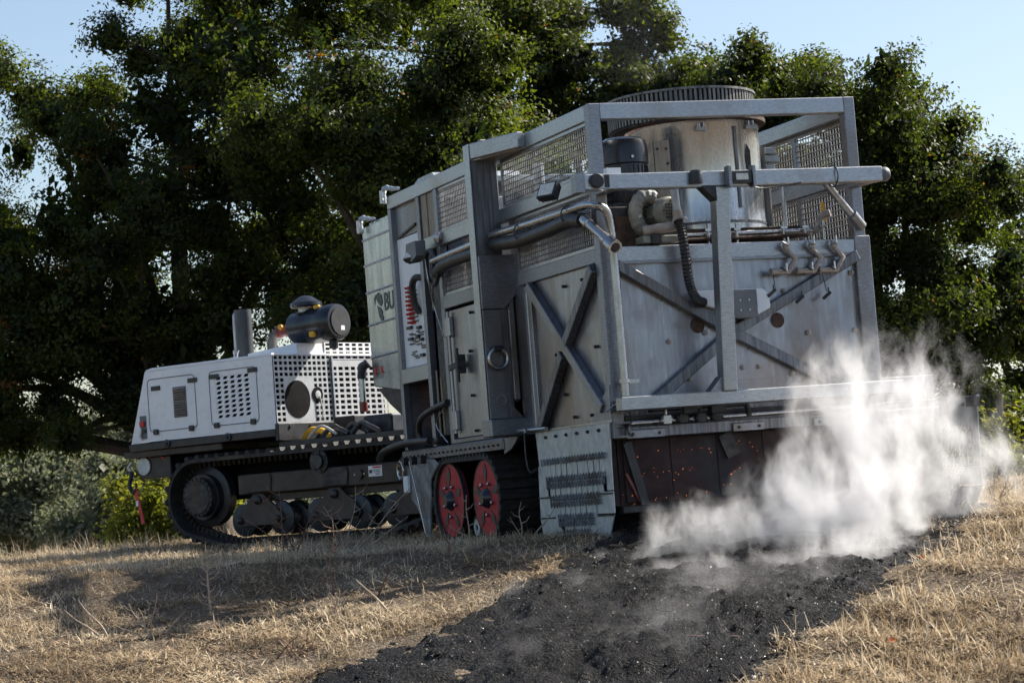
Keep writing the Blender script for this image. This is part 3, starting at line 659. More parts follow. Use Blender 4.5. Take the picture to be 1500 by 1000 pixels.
# --- deck above the tracks
B('track_deck', 'stain', tr, -.02, .55, 2.30, 5.06, .865, .905); 
dk = B('track_guard', 'stain', tr, -.03, .0, 2.30, 5.02, .80, .895)
for i in range(22): inst(bolt_mesh(.012, .016), 'bolt', dk, (-.03, 2.42 + i * .118, .845), (0, 0, R(-90)))
MB().prism([(1.95, .90), (2.32, .90), (2.32, .76), (2.14, .80)], 'x', -.02, .0).build('guard_end', 'stain', tr)
B('chassis_beam', 'dark_steel', tr, .45, 2.0, 2.3, 5.0, .5, .9); B('front_crossbeam', 'dark_steel', tr, .1, 2.3, 4.9, 5.05, .6, .9)
B('chassis_floor', 'dark_steel', tr, .1, 2.38, .10, 5.0, 2.17, 2.2, 0)
B('inner_wall', 'dark_steel', tr, 2.36, 2.40, .11, 5.0, .91, 2.16, 0)
B('front_wall', 'steel', tr, .08, 2.32, 4.97, 5.0, .91, 3.3, 0)
MB().prism([(5.03, .86), (4.12, .79), (4.0, .74), (4.25, .60), (4.38, .03), (4.50, .06), (4.60, .25), (4.71, .36), (4.84, .42), (4.93, .70)], 'x', -.035, -.01).build('mud_guard', 'mud', tr, .01)
for y in (4.86, 4.62, 4.36): MB().cyl((-.09, y, .80), (-.03, y, .80), .04, 12).build('guard_bush', 'black', tr, smooth=True)
MB().torus((-.06, 5.02, .72), (1, 0, 0), .085, .014, 24, 8).build('shackle', 'chrome', tr, smooth=True)
MB().tube([(-.06, 4.75, .80), (-.07, 4.55, .45), (-.06, 4.42, .1)], .007, 6).build('guard_cable', 'chrome', tr)
B('guard_block', 'board', tr, -.07, -.036, 4.82, 4.95, .50, .66)
# --- trailer track unit
tu = bpy.data.objects.new('track_unit', None); col.objects.link(tu); tu.parent = tr
path = resample(hull2d([(2.92, .39, .385), (3.87, .39, .385)]), .045)
def belt(path, th, v0, v1, P):
    n = len(path); mb = MB(); vs = []
    for i in range(n):
        t = (path[(i + 1) % n] - path[i - 1]).normalized(); nr = Vector((t.y, -t.x))
        o, q = path[i], path[i] - nr * th
        vs += [P(o, v0), P(o, v1), P(q, v0), P(q, v1)]
    fs = []
    for i in range(n):
        a0 = 4 * i; b0 = 4 * ((i + 1) % n)
        fs += [(a0, a0 + 1, b0 + 1, b0), (a0 + 2, b0 + 2, b0 + 3, a0 + 3), (a0, b0, b0 + 2, a0 + 2), (a0 + 1, a0 + 3, b0 + 3, b0 + 1)]
    return mb.add(vs, fs)
bl = belt(path, .035, -.01, .42, lambda p, v: (v, p.x, p.y)).build('belt', 'rubber', tu)
lugm = MB().prism([(-.03, 0), (-.02, .028), (.02, .028), (.03, 0)], 'x', -.012, .422).mesh('lug', 'rubber')
for i in range(0, len(path), 2):
    p = path[i]; t = (path[(i + 1) % len(path)] - path[i - 1]).normalized()
    inst(lugm, 'lug', tu, (0, p.x, p.y), (math.atan2(t.y, t.x) + math.pi, 0, 0))
for yc in (2.92, 3.87):
    wh = MB().lathe((.02, yc, .39), (1, 0, 0), [(.335, 0), (.345, .01), (.345, .05), (.32, .06), (.30, .045), (.12, .11), (.11, .115)], 40).build('track_wheel', 'red', tu, smooth=True)
    MB().lathe((.06, yc, .39), (-1, 0, 0), [(.11, -.02), (.10, .03), (.075, .08), (.05, .10)], 20).build('hub', 'blackgloss', wh, smooth=True)
    MB()._ring((.018, yc, .39), (1, 0, 0), .350, .338, .04, 40).build('rim_edge', 'dark_steel', wh)
    for k in range(5):
        an = R(90 + 72 * k)
        c0 = (yc + .215 * math.cos(an), .39 + .215 * math.sin(an))
        poly = [(c0[0] + .05 * math.cos(an + b_) * s_, c0[1] + .05 * math.sin(an + b_) * s_) for b_, s_ in ((0, 1.9), (R(60), 1.0), (R(180), 1.6), (R(300), 1.0))]
        MB().prism(poly, 'x', .0135, .0185).build('wheel_slot', 'black', wh)
        MB().lathe((.03, yc + .15 * math.cos(an + .6), .39 + .15 * math.sin(an + .6)), (-1, 0, 0), [(.018, 0), (.018, .035), (.01, .04)], 8).build('wheel_nut', 'chrome', wh)
MB().lathe((.06, 3.32, .13), (1, 0, 0), [(.115, 0), (.13, .015), (.13, .12), (.115, .13)], 26).build('road_wheel', 'rubber', tu, smooth=True)
MB()._ring((.05, 3.32, .13), (1, 0, 0), .075, .03, .012, 20).build('road_wheel_hub', 'galv', tu)
B('wheel_web', 'redbrown', tu, .30, .34, 3.0, 3.8, .12, .72, 0)
# --- burner head in the cage
tk = MB().lathe((1.405, 1.0, 2.45), (0, 0, 1), [(.55, 0), (.55, .10), (.548, .11), (.545, .86), (.55, .87), (.55, .93)], 56).build('burner_drum', 'tank', tr, smooth=True)
B('drum_seam', 'stain', tk, 1.50, 1.525, .452, .468, 2.62, 3.30, 0)
MB()._ring((1.405, 1.0, 2.50), (0, 0, 1), .557, .545, .02, 56).build('drum_hoop', 'stain', tk, smooth=True)
MB()._ring((1.36, 1.0, 3.36), (0, 0, 1), .65, .545, .035, 56).build('drum_flange', 'rust', tk, smooth=True)
for x, y, z in ((1.19, .46, 3.28), (1.68, .52, 3.30)):
    MB().box(x - .05, x + .05, y - .05, y, z - .02, z + .01).cyl((x - .02, y - .03, z), (x - .02, y - .03, z + .05), .012, 8).cyl((x + .02, y - .03, z), (x + .02, y - .03, z + .05), .012, 8).build('drum_clamp', 'chrome', tk)
B('drum_bracket', 'dark_steel', tk, 1.24, 1.33, .38, .46, 2.82, 2.92, .004); B('drum_bracket', 'dark_steel', tk, 1.34, 1.50, .38, .46, 2.80, 2.87, .004); B('drum_bracket', 'dark_steel', tk, 1.52, 1.60, .38, .46, 2.82, 2.90, .004)
MB().prism([(1.62, 2.92), (1.66, 2.98), (1.66, 3.10), (1.63, 3.16), (1.60, 3.04)], 'y', .492, .496).build('heat_mark', 'dark_steel', tk)
B('drum_base', 'rust', tr, .78, 2.05, .42, 1.6, 2.36, 2.45)
fn = MB(); cxr, cyr, rr_ = 1.30, 1.0, .625
for i in range(96):
    a0 = 2 * math.pi * i / 96; a1 = 2 * math.pi * (i + .55) / 96
    q = [(cxr + (rr_ + dr_) * math.cos(an), cyr + (rr_ + dr_) * math.sin(an)) for an, dr_ in ((a0, 0), (a1, 0), (a1, -.02), (a0, -.02))]
    fn.prism(q, 'z', 3.375, 3.605)
fn.build('vent_fins', 'fins', tr, kind='stuff')
MB()._ring((cxr, cyr, 3.36), (0, 0, 1), .595, .57, .25, 64).build('vent_ring', 'dark_steel', tr, smooth=True)
MB()._ring((cxr, cyr, 3.605), (0, 0, 1), .637, .57, .02, 64).build('vent_rim', 'fins', tr, smooth=True)
# pump motor
mo = MB().lathe((.48, .45, 2.62), (0, 0, 1), [(.19, 0), (.19, .05), (.175, .06), (.185, .10), (.185, .36), (.20, .37), (.20, .50), (.185, .56), (.15, .585), (.05, .59)], 32).build('fan_motor', 'blackgloss', tr, smooth=True)
for k in range(14):
    an = R(180 + 13 * k); MB().bar((.48 + .188 * math.cos(an), .45 + .188 * math.sin(an), 2.72), (.48 + .188 * math.cos(an), .45 + .188 * math.sin(an), 2.97), .012, .01, (math.cos(an), math.sin(an), 0)).build('motor_fin', 'blackgloss', mo)
MB().lathe((.46, .244, 3.03), (0, -1, 0), [(.012, 0), (.012, .012)], 8).build('motor_bolt', 'chrome', mo)
B('motor_base', 'dark_steel', tr, .2, .80, .2, .75, 2.36, 2.62); MB().cyl((.2, .22, 2.58), (.75, .22, 2.58), .02, 10).build('base_rail', 'chrome', tr, smooth=True)
B('rust_cover', 'rust', tr, .24, .50, .18, .2, 2.25, 2.54)
pb = B('pale_bracket', 'wood', tr, .70, .84, .33, .35, 2.70, 3.17, .003)
for x, z in ((.73, 3.10), (.81, 3.10), (.815, 2.98)): inst(bolt_mesh(.012, .015), 'bolt', pb, (x, .33, z))
# blower: ribbed volute, finned motor, outlet pipe
vo = [(.52 + .12 * math.cos(R(a_)) * (1 - .08 * i / 12), .16, 2.545 + .15 * math.sin(R(a_))) for i, a_ in enumerate(range(60, 310, 10))]
MB().tube([Vector(p) for p in vo], [.055 + .006 * (i % 2) for i in range(len(vo))], 12).build('blower_housing', 'blower', tr)
bmot = MB().lathe((.60, .30, 2.555), (.12, -.5, 0), [(.09, 0), (.10, .02), (.10, .18), (.118, .19), (.118, .26), (.10, .28)], 24).build('blower_motor', 'blower', tr, smooth=True)
gr = MB()
dirv = Vector((.12, -.5, 0)).normalized(); sdv = Vector((dirv.y, -dirv.x, 0)); c0 = Vector((.60, .30, 2.555)) + dirv * .285
for i in range(-3, 4):
    for j in range(-3, 4):
        if i * i + j * j < 10:
            p = c0 + sdv * i * .026 + Vector((0, 0, j * .026)); gr.lathe(p - dirv * .004, dirv, [(.009, 0), (.009, .006)], 6)
gr.build('motor_grille_hole', 'black', bmot, kind='stuff')
for k in range(9):
    an = R(20 + 40 * k); p = Vector((.60, .30, 2.555)) + dirv * .10 + (sdv * math.cos(an) + Vector((0, 0, 1)) * math.sin(an)) * .105
    MB().bar(p - dirv * .07, p + dirv * .07, .012, .02, sdv * math.cos(an) + Vector((0, 0, 1)) * math.sin(an)).build('motor_fin', 'blower', bmot)
MB().tube(smooth_path([(.42, .06, 2.40), (.52, .02, 2.41), (.60, .0, 2.42), (.66, -.02, 2.43), (.69, -.02, 2.48), (.69, -.02, 2.55)], 5), .042, 12).build('blower_outlet', 'link', tr, smooth=True)
MB().cyl((.69, -.02, 2.54), (.68, -.02, 2.76), .033, 14).build('relief_pipe', 'galv', tr, smooth=True)
MB().lathe((.68, -.02, 2.755), (0, 0, 1), [(.042, 0), (.045, .03), (.042, .035)], 14).build('pipe_collar', 'chrome', tr, smooth=True)
MB().lathe((.67, -.445, 2.70), (0, 0, 1), [(.05, 0), (.052, .02), (.044, .10), (.036, .105)], 14).build('pipe_cap', 'black', tr, smooth=True)
B('blower_foot', 'blower', tr, .40, .72, .02, .30, 2.30, 2.36); B('junction_box', 'hose', tr, .46, .55, -.0, .06, 2.29, 2.37)
MB().torus((.73, -.06, 2.47), (0, 1, 0), .018, .006, 16, 6).build('eye_bolt', 'chrome', tr)
MB().tube(smooth_path([(.55, .05, 2.72), (.60, .0, 2.78), (.66, -.1, 2.80)]), .007, 6).build('thin_cable', 'hose', tr)
# pipes behind the middle rail, fittings on the right
MB().cyl((.78, .25, 2.375), (2.05, .25, 2.385), .022, 10).build('manifold_pipe', 'chrome', tr, smooth=True)
MB().cyl((.78, .15, 2.33), (1.95, .15, 2.34), .014, 8).build('manifold_pipe', 'rust', tr, smooth=True)
for x in (1.06, 1.32, 1.75, 1.95, 2.12):
    MB().cyl((x, .2, 2.28), (x, .2, 2.46), .012, 8).box(x - .03, x + .03, .18, .22, 2.40, 2.42).build('tap', 'chrome', tr)
MB().tube(smooth_path([(2.05, .25, 2.385), (2.12, .25, 2.42), (2.14, .25, 2.5), (2.2, .2, 2.52)]), .03, 10).build('elbow', 'link', tr, smooth=True)
for z, w_ in ((3.13, .10), (3.06, .14), (2.98, .09)): MB().box(2.02, 2.02 + w_, .9, 1.0, z, z + .06).build('side_valve', 'galv', tr, .008)
MB().cyl((2.03, .95, 2.28), (2.03, .95, 3.2), .035, 12).build('stand_pipe', 'fins', tr, smooth=True)
MB().cyl((2.05, .7, 2.28), (2.05, .7, 2.9), .02, 10).build('stand_pipe', 'chrome', tr, smooth=True)
# equipment seen through the left mesh
B('equipment_housing', 'wood', tr, .5, 1.4, 2.3, 3.1, 2.2, 3.0); B('equipment_housing', 'galv', tr, .35, 1.2, 3.25, 3.9, 2.2, 3.15)
B('equipment_housing', 'steel', tr, .3, .7, 1.3, 1.75, 2.2, 2.95); MB().cyl((.35, 1.95, 2.2), (.35, 1.95, 3.25), .05, 12).build('vent_pipe', 'galv', tr, smooth=True)
MB().cyl((.25, .9, 3.15), (.9, 2.2, 3.0), .03, 10).build('cage_brace', 'wood', tr, smooth=True)
MB().bar((.1, .6, 2.9), (.5, 1.8, 3.1), .04, .06).build('cage_brace', 'steel', tr)
B('tank_lid', 'galv', tr, 1.2, 2.2, 3.2, 4.5, 2.9, 3.2)

# ================================================================== THE CARRIER (local frame: x along its length away from the trailer, +y towards the viewer's side)
ca = bpy.data.objects.new('tracked_carrier', None); col.objects.link(ca)
tag(ca, 'tracked carrier with white louvred engine hood, black air cleaner and brown undercarriage', 'tractor')
ca.matrix_world = TILT @ Matrix.Translation((-.89, 23.5, .035)) @ Matrix.Rotation(R(144), 4, 'Z')
# hood: side sheet, sloping end, roof
HY = -.10
sidep = [(2.17, 1.262), (4.36, 1.255), (4.07, 2.06), (3.98, 2.078), (2.17, 2.07)]
hd = MB().prism(sidep, 'y', -2.0, HY).mesh('hood', 'white')
# cut the openings as real recesses: side sheet built around them
hood = bpy.data.objects.new('engine_hood', None); col.objects.link(hood); hood.parent = ca
MB().prism([(2.19, 1.27), (4.35, 1.265), (4.06, 2.04), (3.98, 2.06), (2.19, 2.05)], 'y', -1.98, HY - .10).build('engine_block', 'matte', hood)
def hole_sheet(outer, rects, name, mat, parent, y, th=.012):
    """flat sheet in plane y with real openings; rects are (x0,x1,z0,z1), outer gives top and bottom edges over x"""
    xs_ = sorted({p for r in rects for p in r[:2]} | {outer[0], outer[1]}); zs_ = sorted({p for r in rects for p in r[2:]} | {outer[2], outer[3]})
    mb = MB()
    vid = {}
    def v(i, j):
        if (i, j) not in vid: vid[i, j] = len(mb.v); mb.v.append((xs_[i], y, zs_[j]))
        return vid[i, j]
    for i in range(len(xs_) - 1):
        for j in range(len(zs_) - 1):
            cx2 = (xs_[i] + xs_[i + 1]) / 2; cz2 = (zs_[j] + zs_[j + 1]) / 2
            if any(r[0] < cx2 < r[1] and r[2] < cz2 < r[3] for r in rects): continue
            mb.f.append((v(i, j), v(i + 1, j), v(i + 1, j + 1), v(i, j + 1)))
    o = mb.build(name, mat, parent); s = o.modifiers.new('solid', 'SOLIDIFY'); s.thickness = th; s.offset = 0
    return o
P1 = (3.32, 4.05, 1.37, 1.955); P2 = (2.40, 3.10, 1.36, 1.955)
hole_sheet((2.17, 4.08, 1.262, 2.045), [(2.50, 3.02, 1.43, 1.90)], 'side_sheet', 'white', hood, HY)
MB().prism([(4.08, 1.258), (4.36, 1.255), (4.08, 2.04)], 'y', HY - .006, HY + .006).build('side_sheet', 'white', hood)
MB().prism([(2.17, 2.046), (4.085, 2.046), (4.06, 2.065), (3.98, 2.082), (2.17, 2.075)], 'y', -2.0, HY + .006).build('hood_top', 'white', hood, .006)
MB().prism([(4.36, 1.255), (4.09, 2.04), (4.07, 2.04), (4.34, 1.255)], 'y', -2.0, HY - .008).build('hood_end', 'white', hood)
def round_outline(x0, x1, z0, z1, r, y, rad=.005):
    pts = []
    for cx2, cz2, a0 in ((x1 - r, z1 - r, 0), (x0 + r, z1 - r, 90), (x0 + r, z0 + r, 180), (x1 - r, z0 + r, 270)):
        for k in range(5): an = R(a0 + k * 22.5); pts.append((cx2 + r * math.cos(an), y, cz2 + r * math.sin(an)))
    return MB().tube(pts, rad, 5, closed=True)
for p in (P1, P2): round_outline(*p, .05, HY + .008).build('hatch_seam', 'grey', hood)
for x0, z0 in ((3.92, 1.85), (3.35, 1.89)) : B('hatch_handle', 'black', hood, x0 - .07, x0 + .07, HY + .007, HY + .016, z0 - .025, z0 + .025, 0)
for x0, z0 in ((3.02, 1.90), (2.45, 1.92)): B('hatch_handle', 'black', hood, x0 - .07, x0 + .07, HY + .007, HY + .016, z0 - .025, z0 + .025, 0)
for x0 in (3.95, 3.40, 3.02, 2.48): B('hatch_latch', 'black', hood, x0 - .035, x0 + .035, HY + .006, HY + .035, 1.335, 1.395, .006)
vt = B('vent_panel', 'grey', hood, 3.46, 3.66, HY + .006, HY + .012, 1.50, 1.84, .002)
for i in range(12): MB().bar((3.47, HY + .018, 1.52 + i * .026 + (.014 if i > 5 else 0)), (3.65, HY + .018, 1.52 + i * .026 + (.014 if i > 5 else 0)), .02, .008, (0, .6, .8)).build('louvre', 'steel_h', vt)
# slanted lattice in the second hatch
lat = MB()
nx_, nz_ = 5, 9
for j in range(nz_ + 1):
    z = 1.43 + .47 * j / nz_
    lat.box(2.49, 3.03, HY - .006, HY + .004, z - .011, z + .011)
for i in range(nx_ + 1):
    for j in range(nz_):
        z0 = 1.43 + .47 * j / nz_ + .0112; z1 = 1.43 + .47 * (j + 1) / nz_ - .0112; x = 2.50 + .52 * i / nx_
        lat.prism([(x - .022 - .012, z1), (x + .022 - .012, z1), (x + .022 + .012, z0), (x - .022 + .012, z0)], 'y', HY - .005, HY + .003)
lat.build('hatch_lattice', 'white', hood)
tl = B('tail_box', 'grey', hood, 4.10, 4.20, HY + .005, HY + .010, 1.30, 1.56, 0)
B('tail_lamp', 'redplastic', tl, 4.12, 4.19, HY + .010, HY + .04, 1.44, 1.50, .008); B('tail_catch', 'black', tl, 4.11, 4.17, HY + .010, HY + .03, 1.37, 1.41, .004)
MB().tube([(4.17, HY + .02, 1.42), (4.19, HY + .03, 1.33), (4.17, HY + .02, 1.29)], .012, 6).build('tail_strap', 'strap', tl)
MB().prism([(2.17, 1.18), (4.37, 1.17), (4.40, 1.25), (2.17, 1.258)], 'y', -2.0, HY + .02).build('hood_skirt', 'black', hood, .006)
for x in (3.78, 2.86): MB().lathe((x, HY + .02, 1.225), (0, 1, 0), [(.045, 0), (.045, .02), (.02, .022), (.016, .04)], 14).build('skirt_bolt', 'bluegrey', hood, smooth=True)
# grille end facing the trailer
def grille(name, x, y0, y1, z0, z1, nu, nv, solid, mat, parent, hu=.68, hv=.60):
    mb = MB(); ue = [y0]; ve = [z0]
    du = (y1 - y0) / nu; dv = (z1 - z0) / nv
    for i in range(nu): ue += [y0 + du * (i + .5 - hu / 2), y0 + du * (i + .5 + hu / 2)]
    for j in range(nv): ve += [z0 + dv * (j + .5 - hv / 2), z0 + dv * (j + .5 + hv / 2)]
    ue.append(y1); ve.append(z1); vid = {}
    def v(i, j):
        if (i, j) not in vid: vid[i, j] = len(mb.v); mb.v.append((x, ue[i], ve[j]))
        return vid[i, j]
    for i in range(len(ue) - 1):
        for j in range(len(ve) - 1):
            uc = (ue[i] + ue[i + 1]) / 2; vc = (ve[j] + ve[j + 1]) / 2
            if i % 2 == 1 and j % 2 == 1 and not solid(uc, vc): continue
            if solid(uc, vc) is None: continue
            mb.f.append((v(i, j), v(i + 1, j), v(i + 1, j + 1), v(i, j + 1)))
    o = mb.build(name, mat, parent); s = o.modifiers.new('solid', 'SOLIDIFY'); s.thickness = .008; s.offset = 0
    return o
M['white_shaded'] = pmat('shaded_white_paint', (.40, .41, .43), (.50, .51, .53), 5, (1, 1, 1), (.35, .5), 0)  # white paint greyed in its colour to put the panel in shade
M['galv2'] = pmat('grey_grille_paint', (.34, .36, .38), (.44, .46, .48), 5, (1, 1, 1), (.35, .5), .1)
gx = 2.163
grl = grille('grille_plate', gx, -1.05, HY - .01, 1.325, 2.06, 12, 12, lambda u, w: (-.72 < u < -.27) and w < 1.82, 'galv2', hood)
grille('grille_plate', gx + .004, -2.02, -1.06, 1.26, 2.0, 9, 12, lambda u, w: w > 1.93, 'white_shaded', hood)
grille('grille_plate', gx + .03, -2.02, -1.0, 2.01, 2.20, 9, 4, lambda u, w: w > 2.19, 'white', hood)
MB().prism([(2.2, 2.07), (2.2, 2.19), (3.2, 2.12), (3.3, 2.07)], 'y', -1.0, -.55).build('hood_hump', 'white', hood)
B('grille_post', 'steel_h', hood, gx - .03, gx - .006, -1.065, -1.04, 1.27, 2.04, 0)
MB().lathe((gx + .002, -.46, 1.575), (-1, 0, 0), [(.20, 0), (.205, .012), (.19, .014)], 40).build('fan_mesh', 'matte', grl, smooth=True)
MB().lathe((gx + .002, -.79, 1.62), (-1, 0, 0), [(.085, 0), (.085, .016)], 24).build('grille_port', 'matte', grl)
MB().lathe((gx - .014, -.79, 1.62), (-1, 0, 0), [(.045, 0), (.045, .006), (.02, .01)], 20).build('port_cap', 'galv2', grl)
MB().tube(smooth_path([(gx - .03, -.80, 1.6), (gx - .04, -.83, 1.45), (gx - .03, -.82, 1.36)]), .008, 6).build('cap_cord', 'strap', grl)
bs = B('grille_base', 'black', hood, gx - .03, 2.19, -1.15, HY + .01, 1.13, 1.322, .01)
for y in (-.28, -.62, -.95): MB().lathe((gx - .03, y, 1.28), (-1, 0, 0), [(.025, 0), (.02, .015)], 12).build('bolt', 'bluegrey', bs)
B('radiator_core', 'matte', hood, 2.28, 2.30, -2.0, HY - .03, 1.3, 2.03, 0)
# exhaust stack and air cleaner
st = MB().lathe((3.0, -.60, 2.04), (0, 0, 1), [(.095, 0), (.095, .60), (.085, .60), (.085, .3)], 24).build('exhaust_stack', 'stack', ca, smooth=True)
MB().tube(smooth_path([(3.12, -.60, 2.04), (3.12, -.60, 2.15), (3.12, -.60, 2.55), (3.09, -.6, 2.6), (3.05, -.6, 2.6)]), .032, 10).build('drain_pipe', 'galv', st, smooth=True)
MB().lathe((3.12, -.60, 2.05), (0, 0, 1), [(.05, 0), (.05, .03), (.04, .04), (.05, .05), (.05, .09), (.04, .1), (.05, .11), (.05, .15)], 14).build('drain_bellows', 'galv', st, smooth=True)
ac = MB().lathe((2.44, -.80, 2.37), (-.83, .0, .02), [(.10, 0), (.17, .03), (.185, .06), (.185, .28), (.20, .29), (.20, .46), (.205, .47), (.205, .62), (.19, .66), (.16, .665)], 32).build('air_cleaner', 'blackgloss', ca, smooth=True)
MB().lathe((1.768, -.80, 2.386), (-.83, 0, .02), [(.15, 0), (.15, .008)], 28).build('cleaner_lid', 'hose', ac)
for k, an in ((0, 70), (1, -30)): B('cleaner_clip', 'yellow', ac, 1.98, 2.06, -.80 + .20 * math.cos(R(an)) - .02, -.80 + .20 * math.cos(R(an)) + .03, 2.37 + .2 * math.sin(R(an)) - .03, 2.37 + .2 * math.sin(R(an)) + .03, .01)
B('cleaner_tag', 'label', ac, 1.757, 1.762, -.86, -.80, 2.29, 2.34, 0)
MB().lathe((2.24, -.80, 2.52), (0, 0, 1), [(.09, 0), (.085, .08)], 20).build('cap_neck', 'glass', ac, smooth=True)
MB().lathe((2.24, -.80, 2.59), (0, 0, 1), [(.17, 0), (.18, .015), (.175, .05), (.10, .10), (.06, .125), (.02, .13)], 28).build('rain_cap', 'blackgloss', ac, smooth=True)
MB().tube(smooth_path([(2.78, -.80, 2.0), (2.78, -.80, 2.2), (2.74, -.80, 2.31), (2.66, -.80, 2.36), (2.60, -.80, 2.365)]), .055, 14).build('intake_pipe', 'fins', ac, smooth=True)
MB().lathe((2.66, -.80, 2.362), (-1, 0, .03), [(.072, 0), (.072, .03), (.062, .04), (.062, .14), (.085, .16), (.085, .22)], 18).build('intake_boot', 'redbrown', ac, smooth=True)
MB().lathe((2.56, -.725, 2.40), (0, 1, .2), [(.03, 0), (.03, .025)], 12).build('gauge', 'yellow', ac)
MB().cyl((1.88, -.80, 2.2), (1.88, -.80, 2.1), .05, 10).build('dust_valve', 'hose', ac, smooth=True)
MB().tube([(2.9, -.35, 2.07), (2.88, -.34, 2.13), (2.85, -.33, 2.17)], .008, 6).build('hood_hook', 'chrome', ca)
# deck
B('deck', 'black', ca, -.1, 2.2, -2.0, -.15, 1.04, 1.12); B('rear_bumper', 'brown', ca, 3.0, 4.52, -1.9, -.12, 1.10, 1.17)
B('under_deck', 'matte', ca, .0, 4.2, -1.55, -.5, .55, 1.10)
for x, y in ((1.75, -.35), (1.5, -.4), (1.3, -.3)): MB().tube(smooth_path([(x, y, 1.13), (x - .1, y - .05, 1.24), (x - .25, y, 1.2), (x - .4, y + .03, 1.14)]), .03, 8).build('deck_hose', 'hose', ca, smooth=True)
MB().tube(smooth_path([(2.1, -.45, 1.12), (1.95, -.4, 1.22), (1.8, -.42, 1.20), (1.7, -.4, 1.14)]), .035, 8).build('yellow_hose', 'yellow', ca, smooth=True)
MB().tube(smooth_path([(1.9, -.3, 1.14), (1.7, -.28, 1.25), (1.5, -.3, 1.15)]), .016, 6).build('striped_hose', 'strap', ca, smooth=True)
B('hose_block', 'black', ca, 1.75, 2.05, -1.2, -.9, 1.12, 1.36, .01)
B('deck_block', 'bluegrey', ca, .9, 1.3, -1.0, -.5, 1.12, 1.32, .02)
MB().tube(smooth_path([(1.2, -1.2, 1.2), (1.1, -1.1, 1.7), (1.0, -1.0, 2.0), (.8, -.9, 2.1)]), .05, 10).build('hose_riser', 'hose', ca, smooth=True)
# winch, hook and red tag strap
MB().cyl((4.30, -.55, 1.0), (4.30, -.20, 1.0), .10, 18).build('winch_drum', 'galv', ca, smooth=True); B('winch_body', 'black', ca, 3.9, 4.4, -.9, -.22, .86, 1.10, .01)
MB().tube(smooth_path([(4.46, -.18, 1.06), (4.50, -.16, 1.0), (4.46, -.16, .96)]), .016, 8).build('hook_eye', 'strap', ca, smooth=True)
MB().tube(smooth_path([(4.46, -.16, .96), (4.47, -.16, .88), (4.50, -.16, .80), (4.46, -.16, .72), (4.40, -.16, .74), (4.40, -.16, .80)]), [.012] + [.024] * 25 + [.012] * 5, 8).build('winch_hook', 'bluegrey', ca, smooth=True)
MB().bar((4.40, -.15, .76), (4.31, -.15, .36), .008, .05, (1, 0, 0)).build('tag_strap', 'redplastic', ca); B('tag_patch', 'label', ca, 4.36, 4.40, -.145, -.14, .56, .62, 0)
MB().tube(smooth_path([(4.2, -.2, 1.1), (4.05, -.2, 1.12), (3.95, -.25, 1.0)]), .012, 6).build('red_lead', 'redplastic', ca)
# frame beam, track, rollers
B('track_frame', 'brown', ca, .1, 2.75, -.30, -.06, .585, .80, .012); B('track_frame_lower', 'brown', ca, .3, 2.6, -.34, -.14, .50, .58)
fl_ = B('warning_label', 'label', ca, .72, .90, -.06, -.055, .665, .775, 0)
B('label_header', 'redplastic', fl_, .73, .84, -.054, -.0525, .75, .768, 0)
for i in range(4): B('label_line', 'text', fl_, .74, .80 + .015 * i, -.054, -.0525, .68 + i * .016, .686 + i * .016, 0)
B('label_icon', 'text', fl_, .85, .89, -.054, -.0525, .70, .735, 0)
MB().cyl((1.02, -.06, .70), (1.02, -.03, .70), .05, 14).build('frame_plug', 'black', ca, smooth=True)
for x in (.96, 1.08): MB().lathe((x, -.06, .70), (0, 1, 0), [(.014, 0), (.014, .015)], 8).build('frame_bolt', 'chrome', ca)
def trackpath(): return resample(hull2d([(3.33, .585, .435), (.35, .585, .435), (2.9, .16, .13), (.8, .16, .13)]), .075)
def cpath(side_y0, side_y1):
    u = bpy.data.objects.new('track', None); col.objects.link(u); u.parent = ca
    p = trackpath()
    belt(p, .04, side_y0, side_y1, lambda q, v: (q.x, v, q.y)).build('belt', 'rubber', u)
    lm = MB().prism([(-.036, 0), (-.02, .04), (.02, .04), (.036, 0)], 'y', side_y0 - .006, side_y1 + .006).mesh('lug', 'rubber')
    gm = MB().prism([(-.022, 0), (-.012, -.055), (.012, -.055), (.022, 0)], 'y', (side_y0 + side_y1) / 2 - .04, (side_y0 + side_y1) / 2 + .04).mesh('guide_lug', 'rubber')
    for i in range(0, len(p), 1):
        t = (p[(i + 1) % len(p)] - p[i - 1]).normalized(); an = -math.atan2(t.y, t.x) + math.pi
        if i % 2 == 0: inst(lm, 'lug', u, (p[i].x, 0, p[i].y), (0, an, 0))
        nr = Vector((t.y, -t.x)); q = p[i] - nr * .04
        inst(gm, 'guide_lug', u, (q.x, 0, q.y), (0, an, 0))
    return u
cpath(-.45, .0); cpath(-2.05, -1.6)
sp = MB().lathe((3.33, -.30, .60), (0, 1, 0), [(.33, 0), (.33, .10), (.25, .12), (.25, .20)], 28).build('sprocket', 'black', ca, smooth=True)
MB().lathe((3.33, -.10, .60), (0, 1, 0), [(.215, 0), (.215, .07), (.185, .075), (.18, .085)], 36).build('drive_cover', 'dark_steel', sp, smooth=True)
bm2 = MB().lathe((0, 0, 0), (0, 1, 0), [(.012, 0), (.012, .016)], 6).mesh('bolt', 'dark_steel')
for k in range(20): inst(bm2, 'bolt', sp, (3.33 + .20 * math.cos(R(18 * k)), -.03, .60 + .20 * math.sin(R(18 * k))))
idl = MB().lathe((.35, -.36, .585), (0, 1, 0), [(.36, 0), (.38, .02), (.38, .10), (.34, .12), (.12, .13)], 30).build('idler_wheel', 'black', ca, smooth=True)
tp = MB().lathe((1.54, -.25, .87), (0, 1, 0), [(.10, 0), (.10, .18), (.125, .19), (.125, .23), (.08, .235), (.075, .27)], 26).build('carrier_roller', 'dark_steel', ca, smooth=True)
